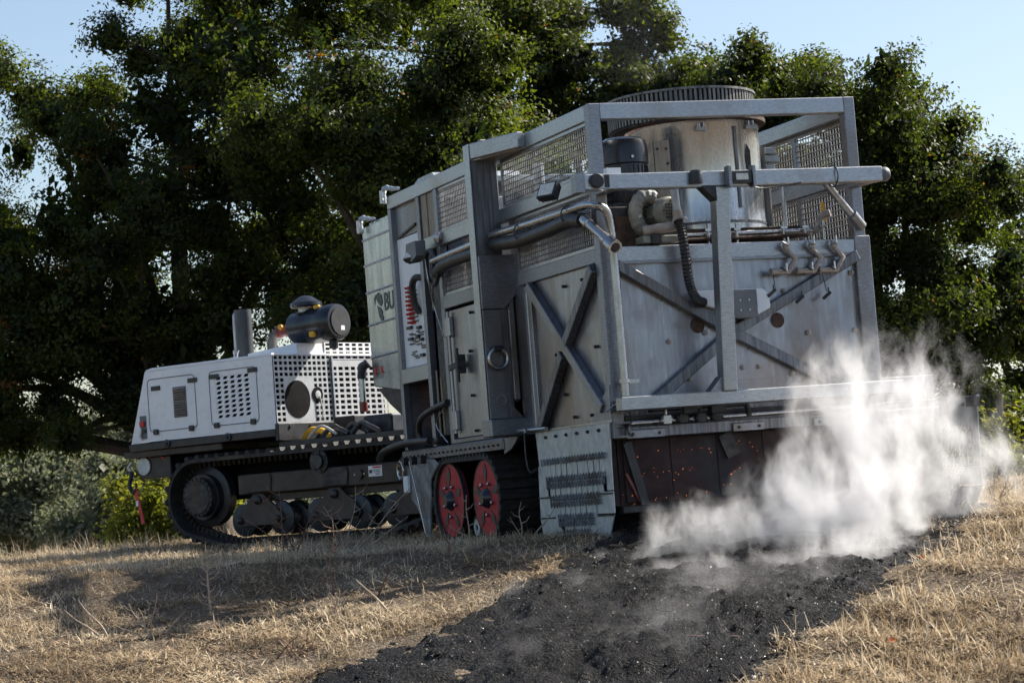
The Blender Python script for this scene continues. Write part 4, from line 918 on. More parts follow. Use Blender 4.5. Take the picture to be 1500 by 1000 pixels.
for k in range(7): inst(bm2, 'bolt', tp, (1.54 + .10 * math.cos(R(51 * k)), -.02, .87 + .10 * math.sin(R(51 * k))))
bgm = MB().prism([(-.07, .06), (.07, .06), (.315, -.16), (.34, -.21), (.30, -.27), (-.30, -.27), (-.34, -.21), (-.315, -.16)], 'y', -.04, .0).mesh('bogie_plate', 'brown')
rlm = MB().lathe((0, -.34, 0), (0, 1, 0), [(.13, 0), (.175, .01), (.175, .07), (.13, .09), (.13, .22), (.175, .24), (.175, .29), (.15, .30), (.06, .31)], 28).mesh('road_roller', 'bluegrey', True)
pvm = MB().lathe((0, 0, 0), (0, 1, 0), [(.05, -.02), (.05, .025), (.035, .04), (.02, .045)], 14).mesh('pivot_cap', 'black', True)
for xc in (2.44, 1.36, .32):
    bg = inst(bgm, 'bogie_plate', ca, (xc, -.03, .52)); inst(pvm, 'pivot_cap', bg, (0, 0, 0))
    for dx in (-.27, .27):
        inst(rlm, 'road_roller', ca, (xc + dx, -.035, .31)); inst(pvm, 'pivot_cap', bg, (dx, 0, -.21), (0, 0, 0), (.8, 1, .8))
    MB().prism([(xc - .17, .80), (xc + .17, .80), (xc + .19, .74), (xc + .17, .60), (xc - .17, .60), (xc - .19, .74)], 'y', -.058, -.04).build('bogie_bracket', 'dark_steel' if xc < 2 else 'brown', ca, .01)
B('drawbar', 'dark_steel', ca, -1.3, .2, -1.15, -.9, .55, .75)

# ================================================================== TREES
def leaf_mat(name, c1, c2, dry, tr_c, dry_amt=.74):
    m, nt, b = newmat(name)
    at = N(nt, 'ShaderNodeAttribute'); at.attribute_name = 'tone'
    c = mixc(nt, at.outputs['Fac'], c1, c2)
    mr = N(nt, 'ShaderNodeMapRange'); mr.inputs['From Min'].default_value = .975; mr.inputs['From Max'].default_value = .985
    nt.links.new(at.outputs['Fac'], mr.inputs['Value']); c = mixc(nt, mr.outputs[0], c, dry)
    nt.links.new(c, b.inputs['Base Color']); b.inputs['Roughness'].default_value = .5; b.inputs['Specular IOR Level'].default_value = .22
    tl_ = N(nt, 'ShaderNodeBsdfTranslucent')
    hs = N(nt, 'ShaderNodeMix'); hs.data_type = 'RGBA'; hs.blend_type = 'MULTIPLY'; hs.inputs[0].default_value = 1.0
    nt.links.new(c, hs.inputs[6]); hs.inputs[7].default_value = (*tr_c, 1)
    nt.links.new(hs.outputs[2], tl_.inputs['Color'])
    mx = N(nt, 'ShaderNodeMixShader'); mx.inputs[0].default_value = .44
    nt.links.new(b.outputs[0], mx.inputs[1]); nt.links.new(tl_.outputs[0], mx.inputs[2])
    nt.links.new(mx.outputs[0], nt.nodes['Material Output'].inputs['Surface'])
    return m
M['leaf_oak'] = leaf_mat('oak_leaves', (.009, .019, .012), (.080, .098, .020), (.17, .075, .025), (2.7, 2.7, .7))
M['leaf_far'] = leaf_mat('hazed_leaves', (.11, .125, .085), (.19, .205, .14), (.2, .18, .12), (1.5, 1.5, 1.1))  # distance haze is put into the leaf colour
M['leaf_yel'] = leaf_mat('yellow_green_leaves', (.11, .13, .02), (.20, .21, .04), (.2, .19, .04), (2.0, 1.9, .8))
M['bark'] = pmat('oak_bark', (.045, .036, .028), (.10, .08, .06), 9, (1, 1, .25), (.85, 1.0), 0, .5)
def unit(n, r=rng):
    v = r.normal(size=(n, 3)); return v / np.linalg.norm(v, axis=1, keepdims=True)
def leaves_mesh(name, pts, nrm, size, tone, mat, r, aspect=.5):
    n = len(pts)
    u = unit(n, r); u -= nrm * (u * nrm).sum(1, keepdims=True); u /= np.linalg.norm(u, axis=1, keepdims=True) + 1e-9
    w = np.cross(nrm, u); L = (size * r.uniform(.65, 1.35, n))[:, None]
    fold = nrm * L * .12
    v = np.stack([pts - u * L * .5, pts + w * L * aspect * .5 + fold, pts + u * L * .5, pts - w * L * aspect * .5 + fold], 1).reshape(-1, 3)
    me = bpy.data.meshes.new(name); np_mesh(me, v, np.arange(4 * n).reshape(-1, 4)); me.materials.append(mat)
    at = me.attributes.new('tone', 'FLOAT', 'FACE'); at.data.foreach_set('value', tone.astype(np.float32))
    return me
def tree(name, label, base, lobes, nleaf, size, mat, group=None, seed=0, sub=.30, droop=0.0, trunk_r=.35, cl_r=.17):
    """lobes: list of (x,y,z,rx,ry,rz) big boughs in world metres; leaves gather in sprays on many small clumps"""
    r = np.random.default_rng(seed)
    t = bpy.data.objects.new(name, None); col.objects.link(t); t.location = base; tag(t, label, 'tree', group)
    Lb = np.array(lobes, float); Lb[:, :3] -= np.array(base)
    vol = (Lb[:, 3] * Lb[:, 4] * Lb[:, 5]) ** (2 / 3); pr = vol / vol.sum()
    per = 34; nclus = nleaf // per
    # secondary clumps on each bough
    nsub = max(40, nclus // 26); k = r.choice(len(Lb), nsub, p=pr)
    d = unit(nsub, r); d[:, 2] = np.where(d[:, 2] < -.35, -d[:, 2] * .6, d[:, 2])
    rad = r.uniform(.05, 1.0, nsub)[:, None] ** .55
    sc = Lb[k, :3] + d * Lb[k, 3:] * rad; sr = (Lb[k, 3:].mean(1) * r.uniform(.6, 1.35, nsub) * sub)
    j = r.integers(0, nsub, nclus); d2 = unit(nclus, r); d2[:, 2] = np.where(d2[:, 2] < -.2, d2[:, 2] * .5, d2[:, 2])
    cc = sc[j] + d2 * (sr[j] * r.uniform(.72, 1.10, nclus))[:, None]
    i = np.repeat(np.arange(nclus), per)
    out = d2[i]
    p = cc[i] + np.clip(r.normal(size=(len(i), 3)), -1.7, 1.7) * (cl_r * r.uniform(.3, 1.0, len(i)))[:, None] * np.array([1, 1, .75])
    p[:, 2] -= droop * r.uniform(0, 1, len(i)) ** 2
    nr = out * .85 + unit(len(i), r) * .62 + np.array([0, 0, .15]); nr /= np.linalg.norm(nr, axis=1, keepdims=True)
    tn = np.clip(r.uniform(0, 1, nsub)[j][i] * .55 + r.uniform(0, .42, len(i)), 0, .97)
    dryc = r.uniform(0, 1, nclus) < .006; tn = np.where(dryc[i] | (r.uniform(0, 1, len(i)) < .004), 1.0, tn)
    # oversized inner leaves added to block light, their shade put into darker tones
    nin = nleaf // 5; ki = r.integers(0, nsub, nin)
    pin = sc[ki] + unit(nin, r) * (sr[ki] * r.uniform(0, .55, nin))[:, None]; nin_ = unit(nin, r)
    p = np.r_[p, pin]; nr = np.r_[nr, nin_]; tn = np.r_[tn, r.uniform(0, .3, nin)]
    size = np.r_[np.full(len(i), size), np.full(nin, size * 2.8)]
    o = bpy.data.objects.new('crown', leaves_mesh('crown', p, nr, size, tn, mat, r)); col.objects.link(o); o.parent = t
    top = Lb[:, :3].mean(0); mb = MB()
    h0 = max(1.2, (Lb[:, 2] - Lb[:, 5]).min() + .8)
    mb.tube(smooth_path([(0, 0, -.6), (.05, .02, .2), (.12 * top[0], .12 * top[1], h0 * .6), (.3 * top[0], .3 * top[1], h0 + .4)]), [trunk_r * 1.25, trunk_r * 1.1] + [trunk_r * (1 - .02 * q) for q in range(17)], 12)
    mb.build('trunk', 'bark', t, smooth=True)
    st_ = Vector((.28 * top[0], .28 * top[1], h0))
    limb = MB()
    for lx in Lb:
        e = Vector(lx[:3]); mid = st_.lerp(e, .5) + Vector((r.uniform(-.3, .3), r.uniform(-.3, .3), r.uniform(.0, .5)))
        ps = smooth_path([st_, mid, e]); limb.tube(ps, [trunk_r * .34 * (1 - .75 * q / (len(ps) - 1)) for q in range(len(ps))], 7)
    for q in range(nsub):
        if q % 2: continue
        s0 = Vector(Lb[k[q], :3]); e = Vector(sc[q]); limb.tube([s0, s0.lerp(e, .55) + Vector((0, 0, .08)), e], [.05, .03, .012], 4)
    limb.build('limbs', 'bark', t, smooth=True)
    return t
gtree = 'trees behind the machines'
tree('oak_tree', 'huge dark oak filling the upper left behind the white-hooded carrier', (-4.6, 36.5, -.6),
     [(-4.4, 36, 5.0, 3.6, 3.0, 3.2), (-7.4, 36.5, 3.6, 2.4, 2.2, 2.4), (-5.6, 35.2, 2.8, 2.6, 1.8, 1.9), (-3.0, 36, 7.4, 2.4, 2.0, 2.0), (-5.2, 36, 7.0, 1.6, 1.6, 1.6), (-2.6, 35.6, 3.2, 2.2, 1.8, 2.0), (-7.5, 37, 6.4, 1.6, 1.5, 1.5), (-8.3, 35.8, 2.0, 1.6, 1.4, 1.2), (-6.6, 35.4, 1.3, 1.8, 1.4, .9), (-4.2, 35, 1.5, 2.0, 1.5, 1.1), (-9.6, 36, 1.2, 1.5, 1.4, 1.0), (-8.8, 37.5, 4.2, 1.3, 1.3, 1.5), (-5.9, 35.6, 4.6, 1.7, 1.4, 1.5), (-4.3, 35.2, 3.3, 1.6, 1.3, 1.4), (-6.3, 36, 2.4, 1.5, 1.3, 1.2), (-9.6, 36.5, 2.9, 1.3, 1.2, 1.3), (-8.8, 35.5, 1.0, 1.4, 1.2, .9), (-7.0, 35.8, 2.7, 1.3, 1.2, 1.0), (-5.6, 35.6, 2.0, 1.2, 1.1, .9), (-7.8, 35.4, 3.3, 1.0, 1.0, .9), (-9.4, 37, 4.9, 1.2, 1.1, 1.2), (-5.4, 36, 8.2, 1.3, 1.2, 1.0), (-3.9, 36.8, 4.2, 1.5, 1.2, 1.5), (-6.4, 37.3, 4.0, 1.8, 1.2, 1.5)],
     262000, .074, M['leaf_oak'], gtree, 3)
tree('oak_tree', 'sunlit rounded oak between the dark left oak and the steel cage', (-1.3, 34, -.3),
     [(-1.5, 33.0, 4.6, 2.0, 1.8, 2.2), (-2.9, 32.6, 5.2, 1.1, 1.0, 1.2), (-.6, 33.0, 6.2, 1.2, 1.1, 1.2), (.1, 33.4, 4.4, 1.4, 1.3, 1.5), (-1.9, 33, 2.6, 1.7, 1.4, 1.5), (.6, 34, 2.4, 1.6, 1.4, 1.6)],
     130000, .070, M['leaf_oak'], gtree, 5)
tree('oak_tree', 'tall oak rising behind the smoking fin ring at top centre', (1.6, 45, -1.0),
     [(1.2, 44, 7.0, 2.4, 2.2, 2.6), (2.7, 44, 7.8, 1.3, 1.3, 1.5), (0, 45, 9.0, 2.0, 1.8, 1.7), (2.0, 44, 4.4, 2.6, 2.0, 2.2), (-.9, 46, 10.0, 1.8, 1.6, 1.5), (3.3, 45, 6.4, 1.1, 1.2, 1.3), (2.2, 44, 9.0, 1.5, 1.4, 1.3), (3.7, 45, 7.6, 1.3, 1.3, 1.4)],
     110000, .10, M['leaf_oak'], gtree, 8)
tree('oak_tree', 'slim oak just above the right end of the cage beam', (4.5, 39, -.6),
     [(4.2, 38, 6.8, 1.3, 1.1, 1.4), (4.7, 38.5, 4.4, 1.5, 1.4, 1.8), (3.7, 38.5, 5.4, 1.0, 1.0, 1.2)], 42000, .085, M['leaf_oak'], gtree, 13)
tree('oak_tree', 'broad oak right of the steel cage with foliage down to the ground', (5.8, 34, .0),
     [(4.75, 33, 5.4, 1.4, 1.3, 1.4), (5.6, 33.2, 4.9, 1.2, 1.2, 1.2), (6.1, 33, 4.3, 1.5, 1.3, 1.5), (4.7, 33.5, 3.6, 1.5, 1.3, 1.6), (6.0, 32.6, 2.4, 1.6, 1.3, 1.4), (7.2, 33.4, 3.0, 1.2, 1.1, 1.5), (5.0, 33, 1.6, 1.4, 1.2, 1.2), (7.0, 33, 1.3, 1.2, 1.1, 1.0)],
     130000, .070, M['leaf_oak'], gtree, 17)
tree('oak_tree', 'smaller oak at the far right edge of the picture', (9.2, 40.5, .2),
     [(8.9, 40, 4.8, 1.3, 1.2, 1.5), (8.3, 40, 3.2, 1.3, 1.2, 1.5), (9.5, 40, 3.0, 1.4, 1.3, 1.8), (8.8, 39.5, 1.6, 1.4, 1.2, 1.1)], 48000, .085, M['leaf_oak'], gtree, 19)
for i, (x, y, z, s_, lab) in enumerate(((6.1, 29, .75, .75, 'green shrub at the right edge just behind the right-hand skirt'), (6.9, 31, 1.0, .9, 'leafy shrub at the far right edge below the broad oak'))):
    tree('shrub', lab, (x, y, z - .7), [(x, y, z, s_, s_ * .8, s_ * .75), (x + .5, y + .3, z - .2, s_ * .7, s_ * .7, s_ * .6), (x - .5, y - .1, z - .3, s_ * .7, s_ * .6, s_ * .5)], 9000, .07, M['leaf_yel'] if i == 0 else M['leaf_oak'], None, 61 + i, trunk_r=.05, cl_r=.12)['category'] = 'shrub'
tree('weeping_tree', 'yellow-green drooping tree behind the carrier tail below the oak', (-7.6, 50, -2.6),
     [(-7.7, 50, -.1, 1.3, 1.0, 1.0), (-6.6, 50, -.2, 1.1, 1.0, 1.0), (-7.2, 50, -1.0, 1.6, 1.2, .9)], 26000, .11, M['leaf_yel'], None, 23, droop=1.0, trunk_r=.12)
for i, (x, y, z, s_, lab) in enumerate(((-15.3, 76, .6, 2.2, 'pale distant tree at the left edge beyond the grass crest'), (-11.6, 70, .2, 1.7, 'rounded grey-green tree in the distant gap left of the carrier'), (-12.2, 95, 2.2, 2.6, 'taller far tree under the oak, behind the rounded grey-green tree'), (-20.5, 95, 2.2, 3.0, 'far hazy tree at the extreme left edge'), (-16.5, 105, 2.6, 3.2, 'farthest grey tree between the two left-edge trees'), (-9.0, 110, 2.4, 3.0, 'far tree showing below the tail of the carrier'))):
    tree('distant_tree', lab, (x, y, z - 4.0), [(x, y, z, s_, s_ * .9, s_ * .8), (x + s_ * .6, y, z - s_ * .5, s_ * .7, s_ * .7, s_ * .7), (x - s_ * .7, y, z - s_ * .6, s_ * .7, s_ * .7, s_ * .7), (x, y, z - s_, s_ * 1.2, s_, s_ * .8)], 16000, .20, M['leaf_far'], 'distant trees beyond the crest', 31 + i, trunk_r=.2, cl_r=.45)

# ================================================================== DRY GRASS, STRAW, CLODS
def straw_mat(name, c1, c2, c3):
    m, nt, b = newmat(name)
    at = N(nt, 'ShaderNodeAttribute'); at.attribute_name = 'tone'
    cr = N(nt, 'ShaderNodeValToRGB'); el = cr.color_ramp.elements
    el[0].color = (*c1, 1); el[1].color = (*c3, 1); e2 = el.new(.5); e2.color = (*c2, 1)
    nt.links.new(at.outputs['Fac'], cr.inputs[0]); nt.links.new(cr.outputs[0], b.inputs['Base Color'])
    b.inputs['Roughness'].default_value = .6; b.inputs['Specular IOR Level'].default_value = .3
    tl_ = N(nt, 'ShaderNodeBsdfTranslucent'); nt.links.new(cr.outputs[0], tl_.inputs['Color'])
    mx = N(nt, 'ShaderNodeMixShader'); mx.inputs[0].default_value = .25
    nt.links.new(b.outputs[0], mx.inputs[1]); nt.links.new(tl_.outputs[0], mx.inputs[2]); nt.links.new(mx.outputs[0], nt.nodes['Material Output'].inputs['Surface'])
    return m
M['straw'] = straw_mat('dry_straw', (.19, .135, .08), (.58, .445, .28), (.84, .72, .53))
def blades(name, x, y, z, h, lean, width, mat, r, curl=.5):
    n = len(x); az = r.uniform(0, 2 * np.pi, n); dx = np.cos(az); dy = np.sin(az)
    px_, py_ = -dy, dx
    base = np.stack([x, y, z], 1); side_ = np.stack([px_, py_, np.zeros(n)], 1) * (width * .5)[:, None]
    l1 = lean; l2 = np.clip(lean + r.uniform(-.2, 1, n) * curl, 0, 1.75)
    m1 = base + np.stack([dx * np.sin(l1), dy * np.sin(l1), np.cos(l1)], 1) * (h * .55)[:, None]
    tp_ = m1 + np.stack([dx * np.sin(l2), dy * np.sin(l2), np.cos(l2)], 1) * (h * .45)[:, None]
    v = np.stack([base - side_, base + side_, m1 + side_ * .8, m1 - side_ * .8, tp_], 1).reshape(-1, 3)
    o = np.arange(n)[:, None] * 5
    me = bpy.data.meshes.new(name); np_mesh(me, v, o + np.array([[0, 1, 2, 3]]), o + np.array([[3, 2, 4]])); me.materials.append(mat)
    tn = np.clip(r.beta(1.3, 1.3, n) * .8 + (fbm(x * 1.7, y * 1.7, 3, 77) - .5) * 1.3 + .06, 0, 1)
    at = me.attributes.new('tone', 'FLOAT', 'FACE'); at.data.foreach_set('value', np.r_[tn, tn].astype(np.float32))
    ob = bpy.data.objects.new(name, me); col.objects.link(ob); ob.matrix_world = TILT; ob['kind'] = 'stuff'
    return ob
r = np.random.default_rng(4)
n = 430000
yy = 12.6 + (31 - 12.6) * r.uniform(0, 1, n) ** 1.25; xx = r.uniform(-1, 1, n) * (.245 * yy + .4)
edge_n = (fbm(xx * 4, yy * 4, 3, 61) - .5) * .8 + r.normal(0, .12, n)
ins = in_poly(xx + edge_n, yy + edge_n, STRIP)
cl_n = fbm(xx * 1.6, yy * 1.6, 3, 15); keep = (~ins) & (r.uniform(0, 1, n) < np.clip((cl_n - .34) * 5.5, .2, 1))
# the ground right of the strip is raked straw; left of it stands thin dead grass
ctr = np.interp(yy, [11, 13.8, 16, 18, 21], [-.5, 1.2, 2.3, 3.2, 3.6]); right_ = xx > ctr - .3
under = (xx > -1.5) & (yy > 18.6) & right_ & (xx < 3.0)
kL = keep & ~right_ & (r.uniform(0, 1, n) < .95); kR = keep & right_ & ~under
x, y = xx[kL], yy[kL]; m_ = len(x)
tall = np.clip((fbm(x * .9, y * .9, 3, 91) - .40) * 4.0, .10, 1)
tuft = np.clip((vnoise(x * 7, y * 7, 55) - .62) * 5, 0, 1)
stand = r.uniform(0, 1, m_) < (.12 + .35 * tall * (.35 + .65 * tuft)) * np.where(y > 18.0, 1.5, .8)
hL = np.where(stand, .035 + .15 * r.uniform(0, 1, m_) ** 1.8 * (.35 + .65 * np.maximum(tall, tuft)), .03 + .12 * r.uniform(0, 1, m_) ** 1.5)
hL = np.where((y > 25.0) & (r.uniform(0, 1, m_) < .14), .12 + .22 * r.uniform(0, 1, m_), hL)
lean = np.where(stand, np.abs(r.normal(.45, .35, m_)), r.uniform(1.05, 1.6, m_))
zoff = np.where(stand, 0, r.uniform(-.004, .035, m_))
gr_o = blades('dry_grass', x, y, gz(x, y) + zoff, hL, lean, r.uniform(.003, .0085, m_) * np.where(stand, .8, 1.15), M['straw'], r, .7)
tag(gr_o, 'short dead grass covering the slope left of the burnt strip', 'grass', kind='stuff')
x, y = xx[kR], yy[kR]
hR = .04 + .14 * r.uniform(0, 1, len(x)) ** 1.8
lean = np.where(r.uniform(0, 1, len(x)) < .8, r.uniform(1.2, 1.57, len(x)), np.abs(r.normal(.7, .4, len(x))))
st_o = blades('straw_litter', x, y, gz(x, y) + r.uniform(.0, .03, len(x)), hR, lean, r.uniform(.004, .011, len(x)), M['straw'], r, .3)
tag(st_o, 'flattened raked straw right of the burnt strip', 'straw', kind='stuff')
# burnt flakes and clods
M['flake'] = pmat('char_flakes', (.008, .008, .009), (.07, .07, .074), 30, (1, 1, 1), (.28, .55), 0, 0, spec=.85)
n = 80000
sy = 12.8 + 6.2 * r.uniform(0, 1, n) ** 1.1; sx = r.uniform(-3, 3.6, n); k = in_poly(sx, sy, STRIP); sx, sy = sx[k], sy[k]; n = len(sx)
nr = unit(n, r); nr[:, 2] = np.abs(nr[:, 2]) * .9 + .1
pp = np.stack([sx, sy, strip_z(sx, sy) + r.uniform(-.004, .012, n)], 1)
me = leaves_mesh('char_flakes', pp, nr, .0075, r.uniform(0, 1, n), M['flake'], r, .7)
fk = bpy.data.objects.new('char_flakes', me); col.objects.link(fk); fk.matrix_world = TILT; tag(fk, 'black charred flakes and clods strewn over the burnt strip', 'char', kind='stuff')
n = 1500
sy = 12.9 + 5.2 * r.uniform(0, 1, n); sx = r.uniform(-3, 3.6, n); k = in_poly(sx, sy, STRIP); sx, sy = sx[k], sy[k]; zz = strip_z(sx, sy)
cb = MB()
for X_, Y_, Z_ in zip(sx, sy, zz):
    s_ = random.uniform(.005, .02); jit = [tuple(c + random.uniform(-.35, .35) for c in q) for q in ico]
    cb.add([(X_ + q[0] * s_ * 1.3, Y_ + q[1] * s_ * 1.3, Z_ + q[2] * s_ * .7) for q in jit], icf)
cbo = cb.build('char_clods', 'char', None, kind='stuff'); cbo.matrix_world = TILT; tag(cbo, 'lumpy blackened soil clods on the burnt strip', 'soil', kind='stuff')

# ------------------------------------------------------------------ single weeds and sticks
M['twig'] = pmat('dry_twig', (.26, .20, .15), (.42, .34, .26), 30, (1, 1, 1), (.7, .9), 0)
M['twig_red'] = pmat('reddish_twig', (.12, .06, .04), (.22, .12, .08), 30, (1, 1, 1), (.7, .9), 0)
def weed(name, label, x, y, mat, stems, cat='weed', group=None):
    """stems: (height, lean_x, lean_y, side twigs, radius)"""
    z = float(gz(np.array([x]), np.array([y]))[0]) - .01
    t = bpy.data.objects.new(name, None); col.objects.link(t); tag(t, label, cat, group)
    t.matrix_world = TILT @ Matrix.Translation((x, y, z))
    for h, lx, ly, ntw, rad in stems:
        b0 = Vector((random.uniform(-.02, .02) * len(stems), random.uniform(-.02, .02) * len(stems), 0)); e = b0 + Vector((lx, ly, h))
        ps = smooth_path([b0, b0.lerp(e, .35) + Vector((random.uniform(-.02, .02), 0, .01)), b0.lerp(e, .7) + Vector((random.uniform(-.02, .02), 0, 0)), e], 4)
        rad *= 1.35; mb = MB().tube(ps, [rad * (1 - .7 * q / (len(ps) - 1)) for q in range(len(ps))], 5)
        for q in range(ntw):
            p = ps[min(len(ps) - 1, int(len(ps) * (.2 + .75 * q / max(1, ntw))))]; s_ = 1 if q % 2 else -1
            ln = h * random.uniform(.10, .22)
            mb.tube([p, p + Vector((s_ * ln * .6, random.uniform(-.3, .3) * ln, ln * .25)), p + Vector((s_ * ln, random.uniform(-.3, .3) * ln, ln * .8))], [rad * .55, rad * .4, rad * .2], 4)
        mb.build('stem', mat, t)
    return t
weed('dry_weed', 'tall pale dead weed with feathery side twigs in the carrier shadow', -2.26, 16.42, 'twig', [(.48, .0, .0, 14, .008)])
weed('dry_weed', 'leaning pair of pale stalks at the lower left', -2.9, 15.95, 'twig', [(.30, -.20, 0, 2, .007), (.24, -.28, .02, 1, .006), (.16, .1, 0, 2, .005)])
weed('dry_weed', 'tangle of bent straw stalks left of the tall pale weed', -2.55, 15.9, 'twig', [(.26, -.14, 0, 3, .005), (.30, .06, 0, 2, .005), (.18, .16, 0, 2, .005), (.22, -.05, .05, 3, .005), (.12, -.2, 0, 2, .005)])
weed('dry_weed', 'low reddish brush at the bottom left of the burnt strip', -1.60, 15.05, 'twig_red', [(.16, -.14, 0, 3, .005), (.20, .0, 0, 3, .005), (.15, .15, 0, 3, .005), (.10, .22, 0, 2, .005), (.11, -.22, 0, 2, .005), (.14, .07, .05, 3, .005), (.18, -.06, -.05, 3, .005), (.09, .28, 0, 2, .004), (.1, -.1, -.1, 2, .004)])
weed('dead_stick', 'straight pale stick leaning left beside the burnt strip', -.98, 15.95, 'twig', [(.26, -.22, 0, 0, .009)], 'stick')
weed('dead_stick', 'thin reddish stick leaning right in the grass shadow', -1.08, 16.6, 'twig_red', [(.24, .14, 0, 3, .006)], 'stick')
weed('dry_weed', 'whitish crumpled weed tuft beside the straight leaning stick', -1.38, 15.95, 'twig', [(.20, .05, 0, 3, .005), (.18, -.08, 0, 3, .005), (.14, .14, 0, 3, .005), (.17, -.02, 0, 3, .005), (.10, -.16, 0, 3, .005)])
weed('dry_weed', 'tall thin reddish weed in front of the carrier rollers', -1.42, 16.7, 'twig_red', [(.62, .02, 0, 8, .006)])
weed('bramble', 'leafless grey bramble in front of the trailer mud guard', -1.5, 20.3, 'twig', [(.55, .55, 0, 6, .007), (.40, .30, .1, 6, .006), (.45, -.25, 0, 6, .006), (.30, .45, -.1, 5, .006), (.6, .12, 0, 6, .005)])
weed('bramble', 'leafless dark bramble in front of the carrier bogies', -2.1, 20.6, 'twig_red', [(.60, -.3, 0, 6, .006), (.50, .25, .1, 6, .006), (.65, .0, 0, 7, .006), (.40, -.5, 0, 5, .005), (.45, .4, 0, 5, .005)])
weed('dry_weed', 'upright dry stalk in front of the red track wheels', -.50, 19.6, 'twig', [(.42, .0, 0, 5, .007), (.2, -.18, 0, 2, .006)])
weed('dry_weed', 'dead weed against the black rubber belt beside the galvanised skirt', -.02, 19.2, 'twig', [(.34, .02, 0, 4, .006), (.26, .22, 0, 3, .006), (.22, -.12, 0, 3, .005)])
weed('dead_stick', 'dark broken stub standing in the grass below the red wheels', -.62, 17.9, 'twig_red', [(.14, -.02, 0, 0, .012)], 'stick')
weed('dead_stick', 'dark charred stick lying across the right edge of the burnt strip', 1.38, 14.5, 'twig_red', [(.05, -.42, .05, 1, .008)], 'stick')
weed('dry_weed', 'arching dry weed at the foot of the right-hand skirt', 4.1, 20.2, 'twig', [(.40, .25, 0, 5, .006), (.55, .1, 0, 5, .006), (.35, -.1, 0, 4, .005), (.3, .4, 0, 4, .005)])
M['orange_leaf'] = pmat('fallen_leaf', (.55, .14, .03), (.62, .22, .05), 20)
for i, (x, y, lab) in enumerate(((2.15, 14.15, 'bright orange fallen leaf on the straw right of the strip'), (3.25, 16.9, 'rust-red fallen leaf on the upper right straw'), (2.72, 16.2, 'small orange fallen leaf beside the right edge of the steam'))):
    z = float(gz(np.array([x]), np.array([y]))[0])
    o = MB().add([(-.035, 0, 0), (0, .022, .014), (.04, 0, .008), (0, -.022, .014), (0, 0, .0)], [(0, 4, 1), (4, 2, 1), (0, 3, 4), (4, 3, 2)]).build('fallen_leaf', 'orange_leaf')
    o.matrix_world = TILT @ Matrix.Translation((x, y, z + .035)) @ Matrix.Rotation(i * 1.1 + .4, 4, 'Z') @ Matrix.Rotation(R(40), 4, 'X'); tag(o, lab, 'leaf')

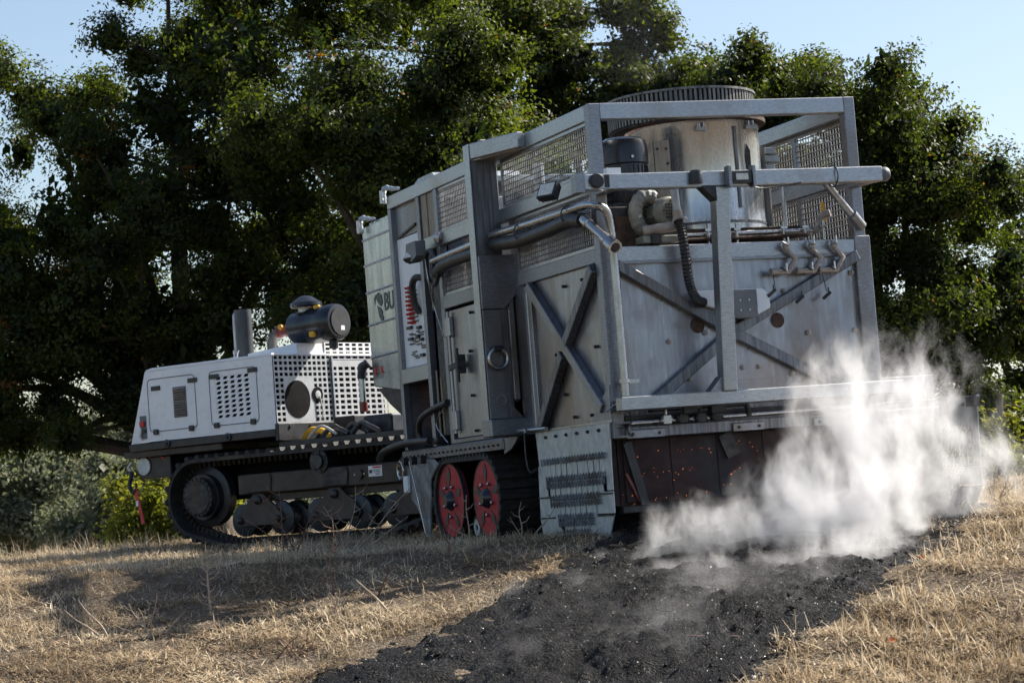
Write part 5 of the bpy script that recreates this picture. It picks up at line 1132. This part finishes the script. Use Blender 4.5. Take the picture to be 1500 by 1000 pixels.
# ================================================================== STEAM
def plume(name, label, ells, hull_pts, amp, noise_s, lo, hi, gain, step, aniso=.35, stretch=(1, 1, .75), dist=.5):
    bm = bmesh.new()
    for p in hull_pts: bm.verts.new(p)
    bmesh.ops.convex_hull(bm, input=bm.verts)
    bmesh.ops.delete(bm, geom=[v for v in bm.verts if not v.link_faces], context='VERTS')
    me = bpy.data.meshes.new(name); bm.to_mesh(me); bm.free()
    o = bpy.data.objects.new(name, me); col.objects.link(o); o.matrix_world = TILT
    m = bpy.data.materials.new(name); m.use_nodes = True; nt = m.node_tree; nt.nodes.clear()
    L_ = nt.links.new
    out = N(nt, 'ShaderNodeOutputMaterial'); pv = N(nt, 'ShaderNodeVolumePrincipled'); L_(pv.outputs[0], out.inputs['Volume'])
    pv.inputs['Color'].default_value = (.97, .97, .98, 1); pv.inputs['Anisotropy'].default_value = aniso
    tc = N(nt, 'ShaderNodeTexCoord')
    # warp the coordinates so the edges curl
    wn_ = N(nt, 'ShaderNodeTexNoise', Scale=noise_s * .6, Detail=3.0); L_(tc.outputs['Object'], wn_.inputs['Vector'])
    ws = N(nt, 'ShaderNodeVectorMath'); ws.operation = 'SUBTRACT'; L_(wn_.outputs['Color'], ws.inputs[0]); ws.inputs[1].default_value = (.5, .5, .5)
    wm = N(nt, 'ShaderNodeVectorMath'); wm.operation = 'MULTIPLY_ADD'; L_(ws.outputs[0], wm.inputs[0]); wm.inputs[1].default_value = (dist,) * 3; L_(tc.outputs['Object'], wm.inputs[2])
    cur = None
    for (cx2, cy2, cz2, rx, ry, rz, w_) in ells:
        s = N(nt, 'ShaderNodeVectorMath'); s.operation = 'SUBTRACT'; L_(wm.outputs[0], s.inputs[0]); s.inputs[1].default_value = (cx2, cy2, cz2)
        q = N(nt, 'ShaderNodeVectorMath'); q.operation = 'DIVIDE'; L_(s.outputs[0], q.inputs[0]); q.inputs[1].default_value = (rx, ry, rz)
        l = N(nt, 'ShaderNodeVectorMath'); l.operation = 'LENGTH'; L_(q.outputs[0], l.inputs[0])
        e = N(nt, 'ShaderNodeMapRange'); e.inputs['From Min'].default_value = 1.0; e.inputs['From Max'].default_value = 0.0; e.inputs['To Max'].default_value = w_; L_(l.outputs['Value'], e.inputs['Value'])
        if cur is None: cur = e.outputs[0]
        else:
            mx = N(nt, 'ShaderNodeMath'); mx.operation = 'MAXIMUM'; L_(cur, mx.inputs[0]); L_(e.outputs[0], mx.inputs[1]); cur = mx.outputs[0]
    mp = N(nt, 'ShaderNodeMapping'); mp.inputs['Scale'].default_value = stretch; L_(wm.outputs[0], mp.inputs['Vector'])
    no = N(nt, 'ShaderNodeTexNoise', Scale=noise_s, Detail=5.5, Roughness=.70); L_(mp.outputs[0], no.inputs['Vector'])
    nm = N(nt, 'ShaderNodeMapRange'); nm.inputs['From Min'].default_value = lo; nm.inputs['From Max'].default_value = hi; nm.inputs['To Min'].default_value = -.55; nm.inputs['To Max'].default_value = .45; nm.clamp = False; L_(no.outputs['Fac'], nm.inputs['Value'])
    # shape plus noise, zero where the shape is zero
    ad = N(nt, 'ShaderNodeMath'); ad.operation = 'ADD'; L_(cur, ad.inputs[0]); L_(nm.outputs[0], ad.inputs[1])
    mu = N(nt, 'ShaderNodeMath'); mu.operation = 'MULTIPLY'; mu.use_clamp = True; L_(ad.outputs[0], mu.inputs[0]); mu.inputs[1].default_value = gain
    pw = N(nt, 'ShaderNodeMath'); pw.operation = 'POWER'; L_(mu.outputs[0], pw.inputs[0]); pw.inputs[1].default_value = 1.35
    cl2 = N(nt, 'ShaderNodeMath'); cl2.operation = 'MULTIPLY'; cl2.use_clamp = True; L_(cur, cl2.inputs[0]); cl2.inputs[1].default_value = 5.0
    m2 = N(nt, 'ShaderNodeMath'); m2.operation = 'MULTIPLY'; L_(pw.outputs[0], m2.inputs[0]); L_(cl2.outputs[0], m2.inputs[1])
    m3 = N(nt, 'ShaderNodeMath'); m3.operation = 'MULTIPLY'; L_(m2.outputs[0], m3.inputs[0]); m3.inputs[1].default_value = amp; L_(m3.outputs[0], pv.inputs['Density'])
    m.cycles.volume_step_rate = step
    me.materials.append(m); tag(o, label, 'steam', kind='stuff')
    return o
def box_pts(x0, x1, y0, y1, z0, z1): return [(x, y, z) for x in (x0, x1) for y in (y0, y1) for z in (z0, z1)]
plume('steam_plume', 'thick white steam billowing up from the burnt strip behind the trailer',
      [(2.3, 17.5, .10, .85, .7, .62, 1.15), (2.65, 17.9, .60, .75, .6, .68, .92), (3.0, 18.2, .85, .60, .5, .70, .8), (2.5, 18.0, .85, .48, .45, .62, .8), (1.75, 17.2, -.10, .9, .65, .42, .9), (1.25, 17.3, .0, .6, .5, .36, .75), (3.25, 18.1, .30, .50, .5, .60, .6), (.85, 17.2, -.17, .5, .45, .22, .5), (2.2, 16.7, -.25, .9, .55, .28, .8), (1.5, 16.7, -.26, 1.0, .5, .2, .55), (3.25, 18.3, 1.05, .5, .45, .5, .42), (2.7, 18.2, 1.15, .6, .45, .42, .42), (3.5, 18.2, .45, .55, .5, .75, .42), (3.75, 18.5, .25, .5, .45, .5, .3)],
      [(.3, 16.6, -.5), (.3, 17.7, -.2), (1.0, 16.1, -.6), (3.2, 16.1, -.6), (4.2, 17.2, -.3), (4.2, 19.2, .0), (.4, 16.8, .05), (1.2, 17.9, .45), (1.8, 18.4, 1.7), (4.1, 19.1, 2.0), (4.1, 17.6, 1.8), (1.9, 17.4, 1.6), (2.9, 18.9, 0), (1.2, 16.4, .1), (3.4, 16.4, .1)],
      3.9, 3.6, .40, .66, 1.6, .38, .42, (1, 1, .5), .38)
plume('ground_steam', 'thin wisps of steam drifting low over the near burnt strip',
      [(1.3, 16.0, -.30, 1.4, .9, .22, .55), (.6, 15.3, -.42, 1.1, .8, .20, .5), (.3, 14.6, -.55, 1.3, .7, .18, .45), (0, 16.2, -.25, .7, .5, .16, .5)],
      [(-1.6, 14.0, -.85), (2.8, 14.0, -.85), (2.8, 16.6, -.35), (-1.4, 16.6, -.35), (-1.6, 14.0, -.45), (2.8, 14.0, -.45), (2.8, 16.6, .0), (-1.4, 16.6, .0)],
      .6, 2.0, .40, .66, 1.4, 1.0)
plume('vent_smoke', 'faint bluish smoke rising from the fin ring on the cage roof',
      [(1.25, 19.6, 4.1, .55, .6, .9, .9), (.9, 19.8, 5.0, .8, .7, 1.2, .7)],
      box_pts(-.4, 2.3, 18.7, 20.7, 3.8, 6.6), .025, .7, .10, .80, 1.0, 1.5, .3)
